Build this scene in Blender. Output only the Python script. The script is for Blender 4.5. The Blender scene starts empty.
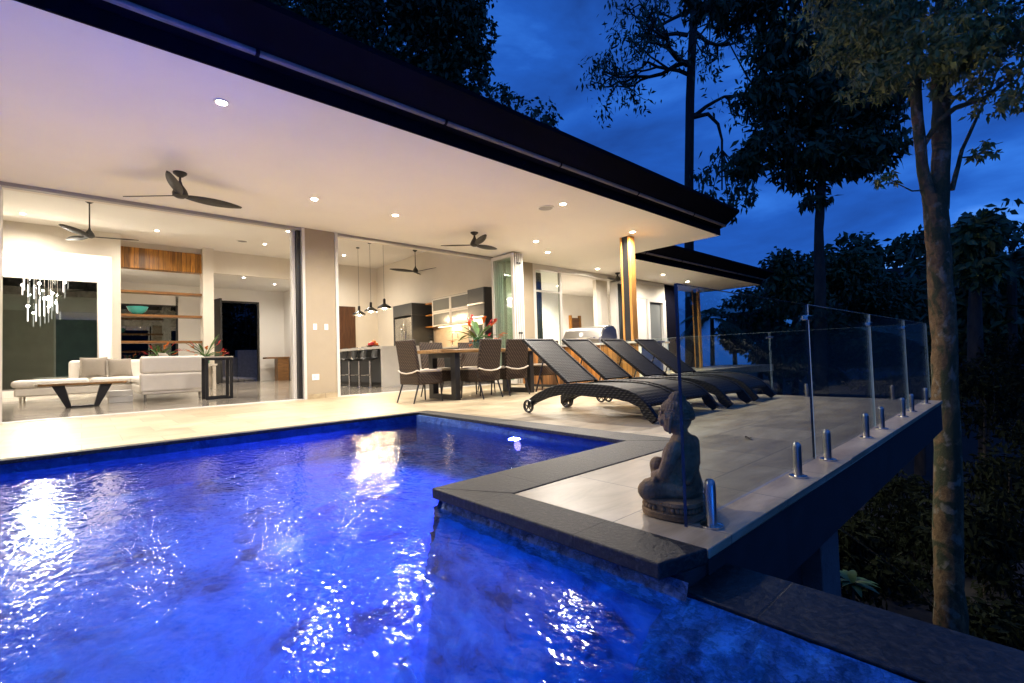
import bpy, bmesh, math, random
import numpy as np
from mathutils import Vector, Matrix
S = bpy.context.scene
COL = S.collection
PI = math.pi
R = math.radians
random.seed(7)

# ------------------------------------------------------------------ camera
F = 475.0; CX, CY, EYE = 512.0, 341.5, 0.70
RM = np.array([[0.741, -0.001, 0.672], [-0.671, 0.046, 0.740], [-0.0315, -0.999, 0.034]])
_a = np.array([524, -.5, F]); _b = np.array([-430, 29.5, F])
_a = _a/np.linalg.norm(_a); _b = _b-_a*(_a@_b); _b = _b/np.linalg.norm(_b); _c = np.cross(_a, _b)
if _c[1] > 0: _c = -_c
RM = np.array([_a, _b, _c])
def at(x, y, d):
    """world point seen in direction (x, y) at d metres of depth"""
    v = RM @ np.array([(x-CX)/F*d, (y-CY)/F*d, d])
    return Vector((v[0], v[1], v[2]+EYE))
cam = bpy.data.objects.new('camera', bpy.data.cameras.new('camera'))
COL.objects.link(cam)
M3 = Matrix([[float(RM[i][0]), float(-RM[i][1]), float(-RM[i][2])] for i in range(3)])
cam.matrix_world = Matrix.Translation((0, 0, EYE)) @ M3.to_4x4()
cam.data.sensor_width = 36; cam.data.lens = 36*F/1024
cam.data.clip_start = 0.02; cam.data.clip_end = 2000
S.camera = cam

# ------------------------------------------------------------------ materials
def newmat(name):
    m = bpy.data.materials.new(name); m.use_nodes = True
    nt = m.node_tree; nt.nodes.clear()
    out = nt.nodes.new('ShaderNodeOutputMaterial')
    return m, nt, out
def N(nt, typ, **kw):
    n = nt.nodes.new(typ)
    for k, v in kw.items():
        if k.startswith('i_'):
            n.inputs[k[2:].replace('_', ' ')].default_value = v
        else: setattr(n, k, v)
    return n
def c4(c): return (c[0], c[1], c[2], 1)
def ramp(nt, src, stops):
    r = nt.nodes.new('ShaderNodeValToRGB')
    els = r.color_ramp.elements
    while len(els) < len(stops): els.new(0.5)
    for e, (p, c) in zip(els, stops):
        e.position = p; e.color = c4(c)
    nt.links.new(src, r.inputs[0]); return r
def coords(nt, kind='Object', scale=(1, 1, 1), rot=(0, 0, 0)):
    t = nt.nodes.new('ShaderNodeTexCoord'); m = nt.nodes.new('ShaderNodeMapping')
    m.inputs['Scale'].default_value = scale; m.inputs['Rotation'].default_value = rot
    nt.links.new(t.outputs[kind], m.inputs[0]); return m.outputs[0]
def pbr(name, col, rough=.5, metal=0., noise=0., nscale=8., bump=0., bscale=60., spec=.5, col2=None, coat=0., stretch=(1, 1, 1)):
    m, nt, out = newmat(name)
    b = N(nt, 'ShaderNodeBsdfPrincipled')
    b.inputs['Base Color'].default_value = c4(col); b.inputs['Roughness'].default_value = rough
    b.inputs['Metallic'].default_value = metal; b.inputs['Specular IOR Level'].default_value = spec
    if coat: b.inputs['Coat Weight'].default_value = coat; b.inputs['Coat Roughness'].default_value = .1
    co = coords(nt, 'Object', stretch)
    if noise or col2:
        n = N(nt, 'ShaderNodeTexNoise'); n.inputs['Scale'].default_value = nscale
        n.inputs['Detail'].default_value = 6; n.inputs['Roughness'].default_value = .62
        nt.links.new(co, n.inputs['Vector'])
        d = col2 or tuple(max(0, x*(1-noise)) for x in col); u = col if col2 else tuple(min(1, x*(1+noise*.6)) for x in col)
        r = ramp(nt, n.outputs['Fac'], [(.33, d), (.68, u)])
        nt.links.new(r.outputs[0], b.inputs['Base Color'])
        rr = N(nt, 'ShaderNodeMapRange'); rr.inputs['To Min'].default_value = max(.02, rough-.1); rr.inputs['To Max'].default_value = min(1, rough+.1)
        nt.links.new(n.outputs['Fac'], rr.inputs['Value']); nt.links.new(rr.outputs[0], b.inputs['Roughness'])
    if bump:
        n2 = N(nt, 'ShaderNodeTexNoise'); n2.inputs['Scale'].default_value = bscale; n2.inputs['Detail'].default_value = 4
        nt.links.new(co, n2.inputs['Vector'])
        bp = N(nt, 'ShaderNodeBump'); bp.inputs['Strength'].default_value = bump; bp.inputs['Distance'].default_value = .02
        nt.links.new(n2.outputs['Fac'], bp.inputs['Height']); nt.links.new(bp.outputs[0], b.inputs['Normal'])
    nt.links.new(b.outputs[0], out.inputs[0]); return m
def emit(name, col, s):
    m, nt, out = newmat(name)
    e = N(nt, 'ShaderNodeEmission'); e.inputs[0].default_value = c4(col); e.inputs[1].default_value = s
    nt.links.new(e.outputs[0], out.inputs[0]); return m
def fresnel(nt, f0, normal=None):
    """Schlick reflectance that is the same on both sides of a sheet"""
    g = N(nt, 'ShaderNodeNewGeometry')
    d = N(nt, 'ShaderNodeVectorMath', operation='DOT_PRODUCT')
    nt.links.new(g.outputs['Incoming'], d.inputs[0]); nt.links.new(normal or g.outputs['Normal'], d.inputs[1])
    a = N(nt, 'ShaderNodeMath', operation='ABSOLUTE'); nt.links.new(d.outputs['Value'], a.inputs[0])
    o = N(nt, 'ShaderNodeMath', operation='SUBTRACT'); o.inputs[0].default_value = 1; o.use_clamp = True; nt.links.new(a.outputs[0], o.inputs[1])
    p = N(nt, 'ShaderNodeMath', operation='POWER'); p.inputs[1].default_value = 5; nt.links.new(o.outputs[0], p.inputs[0])
    q = N(nt, 'ShaderNodeMath', operation='MULTIPLY_ADD'); q.inputs[1].default_value = 1-f0; q.inputs[2].default_value = f0
    nt.links.new(p.outputs[0], q.inputs[0]); return q.outputs[0]
def glass(name, tint=(.93, .97, .95), f0=.055, rough=0.0):
    m, nt, out = newmat(name)
    t = N(nt, 'ShaderNodeBsdfTransparent'); t.inputs[0].default_value = c4(tint)
    g = N(nt, 'ShaderNodeBsdfGlossy'); g.inputs['Roughness'].default_value = rough
    mx = N(nt, 'ShaderNodeMixShader'); nt.links.new(fresnel(nt, f0), mx.inputs[0])
    nt.links.new(t.outputs[0], mx.inputs[1]); nt.links.new(g.outputs[0], mx.inputs[2]); nt.links.new(mx.outputs[0], out.inputs[0])
    return m
def tiles(name, cols, joint, w, hgt, rough, rot=0, mortar=.004, noise=5., stretch=(1, 1, 1), bump=.15, coat=0):
    m, nt, out = newmat(name)
    b = N(nt, 'ShaderNodeBsdfPrincipled')
    co = coords(nt, 'Object', (1, 1, 1), (0, 0, rot))
    br = N(nt, 'ShaderNodeTexBrick'); br.offset = .5
    br.inputs['Scale'].default_value = 1; br.inputs['Brick Width'].default_value = w; br.inputs['Row Height'].default_value = hgt
    br.inputs['Mortar Size'].default_value = mortar; br.inputs['Mortar Smooth'].default_value = .3
    br.inputs['Color1'].default_value = (.66, .65, .64, 1); br.inputs['Color2'].default_value = (1, 1, 1, 1); br.inputs['Mortar'].default_value = (1, 1, 1, 1)
    nt.links.new(co, br.inputs['Vector'])
    co2 = coords(nt, 'Object', stretch, (0, 0, rot))
    n = N(nt, 'ShaderNodeTexNoise'); n.inputs['Scale'].default_value = noise; n.inputs['Detail'].default_value = 8; n.inputs['Roughness'].default_value = .65; n.inputs['Distortion'].default_value = .6
    nt.links.new(co2, n.inputs['Vector'])
    r = ramp(nt, n.outputs['Fac'], [(.3, cols[0]), (.5, cols[1]), (.72, cols[2])])
    mu = N(nt, 'ShaderNodeMix', data_type='RGBA', blend_type='MULTIPLY'); mu.inputs[0].default_value = .8
    nt.links.new(r.outputs[0], mu.inputs[6]); nt.links.new(br.outputs['Color'], mu.inputs[7])
    mj = N(nt, 'ShaderNodeMix', data_type='RGBA'); nt.links.new(br.outputs['Fac'], mj.inputs[0])
    nt.links.new(mu.outputs[2], mj.inputs[6]); mj.inputs[7].default_value = c4(joint)
    nt.links.new(mj.outputs[2], b.inputs['Base Color'])
    mr = N(nt, 'ShaderNodeMapRange'); mr.inputs['To Min'].default_value = max(.02, rough-.12); mr.inputs['To Max'].default_value = rough+.12
    nt.links.new(n.outputs['Fac'], mr.inputs['Value']); nt.links.new(mr.outputs[0], b.inputs['Roughness'])
    if bump:
        ad = N(nt, 'ShaderNodeMath', operation='MULTIPLY_ADD'); ad.inputs[1].default_value = -1.5
        nt.links.new(br.outputs['Fac'], ad.inputs[0]); nt.links.new(n.outputs['Fac'], ad.inputs[2])
        bp = N(nt, 'ShaderNodeBump'); bp.inputs['Strength'].default_value = bump; bp.inputs['Distance'].default_value = .005
        nt.links.new(ad.outputs[0], bp.inputs['Height']); nt.links.new(bp.outputs[0], b.inputs['Normal'])
    if coat: b.inputs['Coat Weight'].default_value = coat; b.inputs['Coat Roughness'].default_value = .05
    nt.links.new(b.outputs[0], out.inputs[0]); return m
def wood(name, dark, light, scale=(1, 14, 14), rough=.4, boards=None, bscale=1., axis=0):
    m, nt, out = newmat(name)
    b = N(nt, 'ShaderNodeBsdfPrincipled'); b.inputs['Roughness'].default_value = rough
    co = coords(nt, 'Object', scale)
    n = N(nt, 'ShaderNodeTexNoise'); n.inputs['Scale'].default_value = 2.2; n.inputs['Detail'].default_value = 7; n.inputs['Distortion'].default_value = 1.2
    nt.links.new(co, n.inputs['Vector'])
    r = ramp(nt, n.outputs['Fac'], [(.3, dark), (.7, light)])
    last = r.outputs[0]
    if boards:   # boards with their own tone, split across the object's `axis`
        t = N(nt, 'ShaderNodeTexCoord'); sx = N(nt, 'ShaderNodeSeparateXYZ'); nt.links.new(t.outputs['Object'], sx.inputs[0])
        mm = N(nt, 'ShaderNodeMath', operation='DIVIDE'); mm.inputs[1].default_value = boards; nt.links.new(sx.outputs[axis], mm.inputs[0])
        fl = N(nt, 'ShaderNodeMath', operation='FLOOR'); nt.links.new(mm.outputs[0], fl.inputs[0])
        wn = N(nt, 'ShaderNodeTexWhiteNoise', noise_dimensions='1D'); nt.links.new(fl.outputs[0], wn.inputs['W'])
        mp = N(nt, 'ShaderNodeMapRange'); mp.inputs['To Min'].default_value = .45; mp.inputs['To Max'].default_value = 1.25; nt.links.new(wn.outputs['Value'], mp.inputs['Value'])
        fr = N(nt, 'ShaderNodeMath', operation='FRACT'); nt.links.new(mm.outputs[0], fr.inputs[0])
        gt = N(nt, 'ShaderNodeMath', operation='GREATER_THAN'); gt.inputs[1].default_value = .06; nt.links.new(fr.outputs[0], gt.inputs[0])
        mz = N(nt, 'ShaderNodeMath', operation='MULTIPLY'); nt.links.new(mp.outputs[0], mz.inputs[0]); nt.links.new(gt.outputs[0], mz.inputs[1])
        mu = N(nt, 'ShaderNodeMix', data_type='RGBA', blend_type='MULTIPLY'); mu.inputs[0].default_value = 1
        nt.links.new(last, mu.inputs[6]); nt.links.new(mz.outputs[0], mu.inputs[7]); last = mu.outputs[2]
    nt.links.new(last, b.inputs['Base Color'])
    nt.links.new(b.outputs[0], out.inputs[0]); return m
def wicker(name, c1, c2, sc=34., rough=.5):
    m, nt, out = newmat(name)
    b = N(nt, 'ShaderNodeBsdfPrincipled'); b.inputs['Roughness'].default_value = rough; b.inputs['Specular IOR Level'].default_value = .22
    co = coords(nt, 'Object')
    w1 = N(nt, 'ShaderNodeTexWave', bands_direction='Z'); w1.inputs['Scale'].default_value = sc/2; w1.inputs['Distortion'].default_value = 1.2; w1.inputs['Detail Scale'].default_value = 3
    w2 = N(nt, 'ShaderNodeTexWave', bands_direction='DIAGONAL'); w2.inputs['Scale'].default_value = sc/2.4; w2.inputs['Distortion'].default_value = .8
    nt.links.new(co, w1.inputs['Vector']); nt.links.new(co, w2.inputs['Vector'])
    mu = N(nt, 'ShaderNodeMath', operation='MULTIPLY'); nt.links.new(w1.outputs['Fac'], mu.inputs[0]); nt.links.new(w2.outputs['Fac'], mu.inputs[1])
    r = ramp(nt, mu.outputs[0], [(.05, c1), (.6, c2)])
    nt.links.new(r.outputs[0], b.inputs['Base Color'])
    bp = N(nt, 'ShaderNodeBump'); bp.inputs['Strength'].default_value = .6; bp.inputs['Distance'].default_value = .006
    nt.links.new(mu.outputs[0], bp.inputs['Height']); nt.links.new(bp.outputs[0], b.inputs['Normal'])
    nt.links.new(b.outputs[0], out.inputs[0]); return m

M = {}
M['ceil'] = pbr('ceiling_paint', (.80, .775, .72), .85, noise=.02, nscale=1.2)
M['wall'] = pbr('wall_paint', (.72, .67, .58), .8, noise=.03, nscale=1.5)
M['wallw'] = pbr('white_wall_paint', (.82, .80, .76), .8, noise=.02, nscale=1.5)
M['taupe'] = pbr('taupe_render', (.36, .30, .215), .75, noise=.06, nscale=2, bump=.08, bscale=90)
M['alu'] = pbr('white_powdercoat', (.62, .60, .56), .4)
M['alud'] = pbr('grey_track', (.30, .285, .27), .45)
M['black'] = pbr('black_metal', (.012, .012, .013), .4)
M['fan'] = pbr('fan_charcoal', (.026, .024, .020), .5, noise=.25, nscale=14)
M['fascia'] = pbr('dark_fascia', (.0042, .0042, .0095), .75, noise=.3, nscale=3, spec=.05)
M['gutter'] = pbr('gutter_bead', (.24, .215, .19), .4, noise=.25, nscale=4)
M['roof'] = pbr('roof_sheet', (.03, .03, .034), .6, noise=.25, nscale=4)
M['deck'] = tiles('deck_travertine', ((.30, .23, .135), (.48, .39, .25), (.63, .535, .375)), (.17, .14, .10), .61, .61, .34, noise=3.2, stretch=(.6, 2.0, 1), mortar=.004, bump=.25)
M['floor'] = tiles('polished_tile', ((.30, .265, .215), (.36, .32, .265), (.42, .38, .32)), (.46, .42, .35), 1.2, 1.2, .13, noise=1.2, mortar=.004, bump=0)
M['coping'] = tiles('basalt_coping', ((.003, .003, .003), (.013, .0125, .011), (.075, .070, .056)), (.012, .012, .012), 9, .62, .55, noise=48, mortar=.005, bump=.9)
M['coping2'] = tiles('basalt_coping_cross', ((.003, .003, .003), (.013, .0125, .011), (.075, .070, .056)), (.012, .012, .012), 9, .62, .55, rot=PI/2, noise=48, mortar=.005, bump=.9)
M['ledge'] = tiles('ledge_stone', ((.005, .005, .006), (.018, .017, .017), (.06, .056, .05)), (.008, .008, .008), 9, .6, .34, noise=42, mortar=.005, bump=.4)
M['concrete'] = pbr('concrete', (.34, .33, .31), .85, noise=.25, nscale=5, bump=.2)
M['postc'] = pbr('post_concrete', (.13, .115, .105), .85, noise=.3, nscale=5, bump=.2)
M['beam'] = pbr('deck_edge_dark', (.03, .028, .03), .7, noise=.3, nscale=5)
M['post'] = wood('post_timber', (.46, .20, .04), (.66, .33, .085), (16, 16, .9), .32)
M['timber'] = wood('orange_timber', (.28, .10, .018), (.50, .22, .05), (14, 14, 1), .4, boards=.11, axis=1)
M['spotted'] = wood('feature_timber', (.22, .085, .012), (.60, .27, .04), (9, 9, .8), .35, boards=.12, axis=0)
M['shelf'] = wood('shelf_timber', (.14, .06, .018), (.33, .16, .05), (1, 14, 14), .4)
M['shelforange'] = wood('orange_shelf', (.32, .12, .02), (.55, .25, .06), (1, 12, 12), .4)
M['tabletop'] = wood('table_slab', (.14, .07, .025), (.38, .22, .085), (1.2, 12, 12), .3)
M['walnut'] = wood('dark_walnut', (.06, .026, .012), (.16, .075, .03), (1, 10, 10), .35)
M['brown'] = wood('brown_door', (.055, .022, .010), (.12, .05, .022), (10, 10, .8), .4)
M['leather'] = pbr('white_leather', (.86, .82, .76), .45, noise=.04, nscale=5, bump=.06, bscale=40)
M['taupefab'] = pbr('taupe_fabric', (.30, .265, .225), .95, noise=.12, nscale=60, bump=.15, bscale=300)
M['steel'] = pbr('brushed_steel', (.62, .61, .58), .28, metal=1, noise=.08, nscale=6, stretch=(1, 1, 18))
M['bbq'] = pbr('barbecue_steel', (.34, .335, .32), .30, metal=1)
M['spig'] = pbr('satin_steel', (.42, .41, .39), .34, metal=1)
M['chrome'] = pbr('polished_steel', (.66, .65, .62), .16, metal=1)
M['slate'] = pbr('slate_laminate', (.040, .045, .052), .35, noise=.06)
M['island'] = pbr('stone_island', (.56, .52, .46), .4, noise=.05, nscale=3)
M['splash'] = pbr('splashback', (.62, .50, .36), .3, noise=.06, nscale=9)
M['wickerB'] = wicker('brown_wicker', (.018, .012, .008), (.105, .072, .050), 26)
M['wickerK'] = wicker('charcoal_wicker', (.003, .003, .003), (.013, .0125, .0115), 26)
M['sling'] = wicker('charcoal_sling', (.003, .003, .003), (.0085, .008, .0078), 34, .5)
M['cream'] = pbr('cream_cushion', (.62, .55, .44), .9)
M['stone'] = pbr('carved_stone', (.33, .215, .105), .9, col2=(.085, .056, .030), nscale=9, bump=.35, bscale=110)
M['stonehair'] = pbr('carved_curls', (.26, .17, .085), .9, col2=(.07, .046, .026), nscale=40, bump=.3, bscale=150)
M['glass'] = glass('clear_glass')
M['bifoldglass'] = glass('green_glass', (.93, .975, .95), .06)
M['frost'] = pbr('frosted_glass', (.16, .17, .165), .18, spec=.6)
M['winglass'] = glass('window_glass', (.60, .67, .63), .16)
M['gedge'] = pbr('glass_edge_lit', (.62, .74, .70), .25)  # pale so the edges look lit: the light is put into the colour
M['gedged'] = pbr('glass_edge_dark', (.02, .03, .05), .15)
M['curtain'] = pbr('grey_curtain', (.060, .068, .066), .95, noise=.2, nscale=12)
M['plastic'] = pbr('white_plastic', (.8, .79, .75), .4)
M['leafy'] = pbr('plant_leaf', (.07, .16, .035), .5, noise=.4, nscale=6)
M['red'] = pbr('red_bract', (.55, .02, .03), .5, noise=.2)
M['orange'] = pbr('orange_bract', (.75, .20, .02), .5, noise=.2)
M['vase'] = glass('vase_glass', (.70, .88, .80), .06)
M['turq'] = pbr('turquoise_glaze', (.05, .42, .40), .2, coat=.5)
M['soil'] = pbr('forest_floor', (.014, .012, .009), .95, noise=.5, nscale=1.2)
M['bark'] = pbr('dark_bark', (.05, .04, .03), .95, noise=.45, nscale=5, bump=.5, bscale=14, stretch=(1, 1, .35))
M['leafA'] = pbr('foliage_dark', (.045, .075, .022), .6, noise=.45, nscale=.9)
M['leafU'] = pbr('foliage_shade', (.010, .015, .006), .8, noise=.5, nscale=.9, spec=.1)  # shaded copy of the dark foliage, the shade is put into the colour
M['leafB'] = pbr('foliage_mid', (.065, .095, .026), .55, noise=.45, nscale=.9)
M['leafC'] = pbr('foliage_olive', (.20, .225, .060), .55, noise=.45, nscale=1.4)
M['backing'] = pbr('backing_render', (.26, .265, .25), .85, noise=.25, nscale=2)
M['garden'] = pbr('garden_stone', (.30, .28, .25), .8, noise=.2)

def bark_mottled():
    m, nt, out = newmat('mottled_bark')
    b = N(nt, 'ShaderNodeBsdfPrincipled'); b.inputs['Roughness'].default_value = .95
    co = coords(nt, 'Object', (1, 1, .75))
    n = N(nt, 'ShaderNodeTexNoise'); n.inputs['Scale'].default_value = 11; n.inputs['Detail'].default_value = 10; n.inputs['Roughness'].default_value = .75
    v = N(nt, 'ShaderNodeTexNoise'); v.inputs['Scale'].default_value = 2.6; v.inputs['Detail'].default_value = 5; v.inputs['Distortion'].default_value = 1.5
    w = N(nt, 'ShaderNodeTexNoise'); w.inputs['Scale'].default_value = 7; w.inputs['Detail'].default_value = 8; w.inputs['Distortion'].default_value = .3
    for q in (n, v, w): nt.links.new(co, q.inputs['Vector'])
    r1 = ramp(nt, n.outputs['Fac'], [(.3, (.09, .052, .024)), (.52, (.23, .145, .066)), (.75, (.36, .25, .125))])
    r2 = ramp(nt, v.outputs['Fac'], [(.46, (0, 0, 0)), (.54, (1, 1, 1))])
    mx = N(nt, 'ShaderNodeMix', data_type='RGBA'); nt.links.new(r2.outputs[0], mx.inputs[0]); nt.links.new(r1.outputs[0], mx.inputs[6]); mx.inputs[7].default_value = (.065, .075, .034, 1)
    r3 = ramp(nt, w.outputs['Fac'], [(.58, (0, 0, 0)), (.66, (.9, .9, .9))])
    my = N(nt, 'ShaderNodeMix', data_type='RGBA'); nt.links.new(r3.outputs[0], my.inputs[0]); nt.links.new(mx.outputs[2], my.inputs[6]); my.inputs[7].default_value = (.30, .27, .20, 1)
    nt.links.new(my.outputs[2], b.inputs['Base Color'])
    bp = N(nt, 'ShaderNodeBump'); bp.inputs['Strength'].default_value = 1.0; bp.inputs['Distance'].default_value = .06
    nt.links.new(n.outputs['Fac'], bp.inputs['Height']); nt.links.new(bp.outputs[0], b.inputs['Normal'])
    nt.links.new(b.outputs[0], out.inputs[0]); return m
M['barkm'] = bark_mottled()

def pool_mat(name, stops, sc):
    m, nt, out = newmat(name)
    b = N(nt, 'ShaderNodeBsdfPrincipled'); b.inputs['Roughness'].default_value = .8
    co = coords(nt, 'Object')
    n = N(nt, 'ShaderNodeTexNoise'); n.inputs['Scale'].default_value = sc; n.inputs['Detail'].default_value = 7; n.inputs['Roughness'].default_value = .6; n.inputs['Distortion'].default_value = .5
    nt.links.new(co, n.inputs['Vector'])
    r = ramp(nt, n.outputs['Fac'], stops)
    nt.links.new(r.outputs[0], b.inputs['Base Color'])
    bp = N(nt, 'ShaderNodeBump'); bp.inputs['Strength'].default_value = .8; bp.inputs['Distance'].default_value = .05
    nt.links.new(n.outputs['Fac'], bp.inputs['Height']); nt.links.new(bp.outputs[0], b.inputs['Normal'])
    nt.links.new(b.outputs[0], out.inputs[0]); return m
M['poolfloor'] = pool_mat('pool_pebble', [(.34, (.006, .030, .09)), (.44, (.020, .12, .36)), (.56, (.035, .19, .52)), (.75, (.07, .28, .62))], 2.3)
def rock_mat():
    m, nt, out = newmat('pool_rock')
    b = N(nt, 'ShaderNodeBsdfPrincipled'); b.inputs['Roughness'].default_value = .7
    co = coords(nt, 'Object', (1, 1, 1.5))
    n = N(nt, 'ShaderNodeTexNoise'); n.inputs['Scale'].default_value = 13; n.inputs['Detail'].default_value = 8; n.inputs['Roughness'].default_value = .68
    nt.links.new(co, n.inputs['Vector'])
    wv = N(nt, 'ShaderNodeVectorMath', operation='MULTIPLY_ADD'); wv.inputs[1].default_value = (.22, .22, .22)
    nt.links.new(n.outputs['Color'], wv.inputs[0]); nt.links.new(co, wv.inputs[2])
    v = N(nt, 'ShaderNodeTexVoronoi', feature='F1'); v.inputs['Scale'].default_value = 15; nt.links.new(wv.outputs[0], v.inputs['Vector'])
    e = N(nt, 'ShaderNodeTexVoronoi', feature='DISTANCE_TO_EDGE'); e.inputs['Scale'].default_value = 15; nt.links.new(wv.outputs[0], e.inputs['Vector'])
    sx = N(nt, 'ShaderNodeSeparateColor'); nt.links.new(v.outputs['Color'], sx.inputs[0])
    r1 = ramp(nt, sx.outputs[0], [(0, (.20, .36, .66)), (.5, (.32, .50, .80)), (1, (.5, .66, .9))])
    r2 = ramp(nt, e.outputs['Distance'], [(.0, (.42, .42, .42)), (.16, (1, 1, 1))])  # darker towards the cell edges: crevice shade put into the colour
    mu = N(nt, 'ShaderNodeMix', data_type='RGBA', blend_type='MULTIPLY'); mu.inputs[0].default_value = 1
    nt.links.new(r1.outputs[0], mu.inputs[6]); nt.links.new(r2.outputs[0], mu.inputs[7])
    r3 = ramp(nt, n.outputs['Fac'], [(.38, (.30, .32, .38)), (.52, (1, 1, 1))])
    m3 = N(nt, 'ShaderNodeMix', data_type='RGBA', blend_type='MULTIPLY'); m3.inputs[0].default_value = 1
    nt.links.new(mu.outputs[2], m3.inputs[6]); nt.links.new(r3.outputs[0], m3.inputs[7]); nt.links.new(m3.outputs[2], b.inputs['Base Color'])
    ad = N(nt, 'ShaderNodeMath', operation='MULTIPLY_ADD'); ad.inputs[1].default_value = 1.5
    nt.links.new(e.outputs['Distance'], ad.inputs[0]); nt.links.new(n.outputs['Fac'], ad.inputs[2])
    bp = N(nt, 'ShaderNodeBump'); bp.inputs['Strength'].default_value = 1; bp.inputs['Distance'].default_value = .07
    nt.links.new(ad.outputs[0], bp.inputs['Height']); nt.links.new(bp.outputs[0], b.inputs['Normal'])
    nt.links.new(b.outputs[0], out.inputs[0]); return m
M['poolrock'] = rock_mat()

M['poolrock2'] = pool_mat('pool_render', [(.34, (.010, .030, .08)), (.43, (.04, .13, .36)), (.58, (.09, .27, .56)), (.78, (.18, .42, .70))], 4.2)
M['pooltile'] = pool_mat('pool_tile', [(.30, (.02, .05, .16)), (.5, (.035, .09, .26)), (.8, (.07, .16, .38))], 9.)
def water_mat():
    m, nt, out = newmat('pool_water')
    co = coords(nt, 'Object', (1.25, .8, 1), (0, 0, R(45)))
    n = N(nt, 'ShaderNodeTexNoise'); n.inputs['Scale'].default_value = 15; n.inputs['Detail'].default_value = 1.0; n.inputs['Roughness'].default_value = .5
    n2 = N(nt, 'ShaderNodeTexNoise'); n2.inputs['Scale'].default_value = 42; n2.inputs['Detail'].default_value = 0.5
    nt.links.new(co, n.inputs['Vector']); nt.links.new(co, n2.inputs['Vector'])
    ad = N(nt, 'ShaderNodeMath', operation='MULTIPLY_ADD'); ad.inputs[1].default_value = .42
    nt.links.new(n2.outputs['Fac'], ad.inputs[0]); nt.links.new(n.outputs['Fac'], ad.inputs[2])
    bp = N(nt, 'ShaderNodeBump'); bp.inputs['Strength'].default_value = 1.0; bp.inputs['Distance'].default_value = .0042
    nt.links.new(ad.outputs[0], bp.inputs['Height'])
    bp2 = N(nt, 'ShaderNodeBump'); bp2.inputs['Strength'].default_value = 1.0; bp2.inputs['Distance'].default_value = .0016
    nt.links.new(n.outputs['Fac'], bp2.inputs['Height'])
    t = N(nt, 'ShaderNodeBsdfRefraction'); t.inputs[0].default_value = (.62, .84, 1, 1); t.inputs['IOR'].default_value = 1.333; t.inputs['Roughness'].default_value = .02
    nt.links.new(bp2.outputs[0], t.inputs['Normal'])
    g = N(nt, 'ShaderNodeBsdfGlossy'); g.inputs['Roughness'].default_value = .07
    nt.links.new(bp.outputs[0], g.inputs['Normal'])
    tr = N(nt, 'ShaderNodeBsdfTransparent'); tr.inputs[0].default_value = (.62, .84, 1, 1)
    m2 = N(nt, 'ShaderNodeMixShader'); m2.inputs[0].default_value = .18; nt.links.new(t.outputs[0], m2.inputs[1]); nt.links.new(tr.outputs[0], m2.inputs[2])
    fr = N(nt, 'ShaderNodeFresnel'); fr.inputs['IOR'].default_value = 1.333; nt.links.new(bp.outputs[0], fr.inputs['Normal'])
    mx = N(nt, 'ShaderNodeMixShader'); nt.links.new(fr.outputs[0], mx.inputs[0])
    nt.links.new(m2.outputs[0], mx.inputs[1]); nt.links.new(g.outputs[0], mx.inputs[2]); nt.links.new(mx.outputs[0], out.inputs[0])
    return m
M['water'] = water_mat()
M['lens'] = emit('downlight_lens', (1, .90, .74), 260)
M['lensin'] = emit('indoor_downlight_lens', (1, .90, .74), 40)
M['bulb'] = emit('warm_bulb', (1, .70, .36), 60)
M['crystal'] = emit('lit_crystal', (1, .93, .82), 1.3)
M['crystalb'] = emit('lit_crystal_bulb', (1, .93, .82), 130)
M['poolLens'] = emit('pool_lamp_lens', (.42, .26, 1), 7)
M['strip'] = emit('cabinet_strip', (1, .74, .42), 3)

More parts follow.
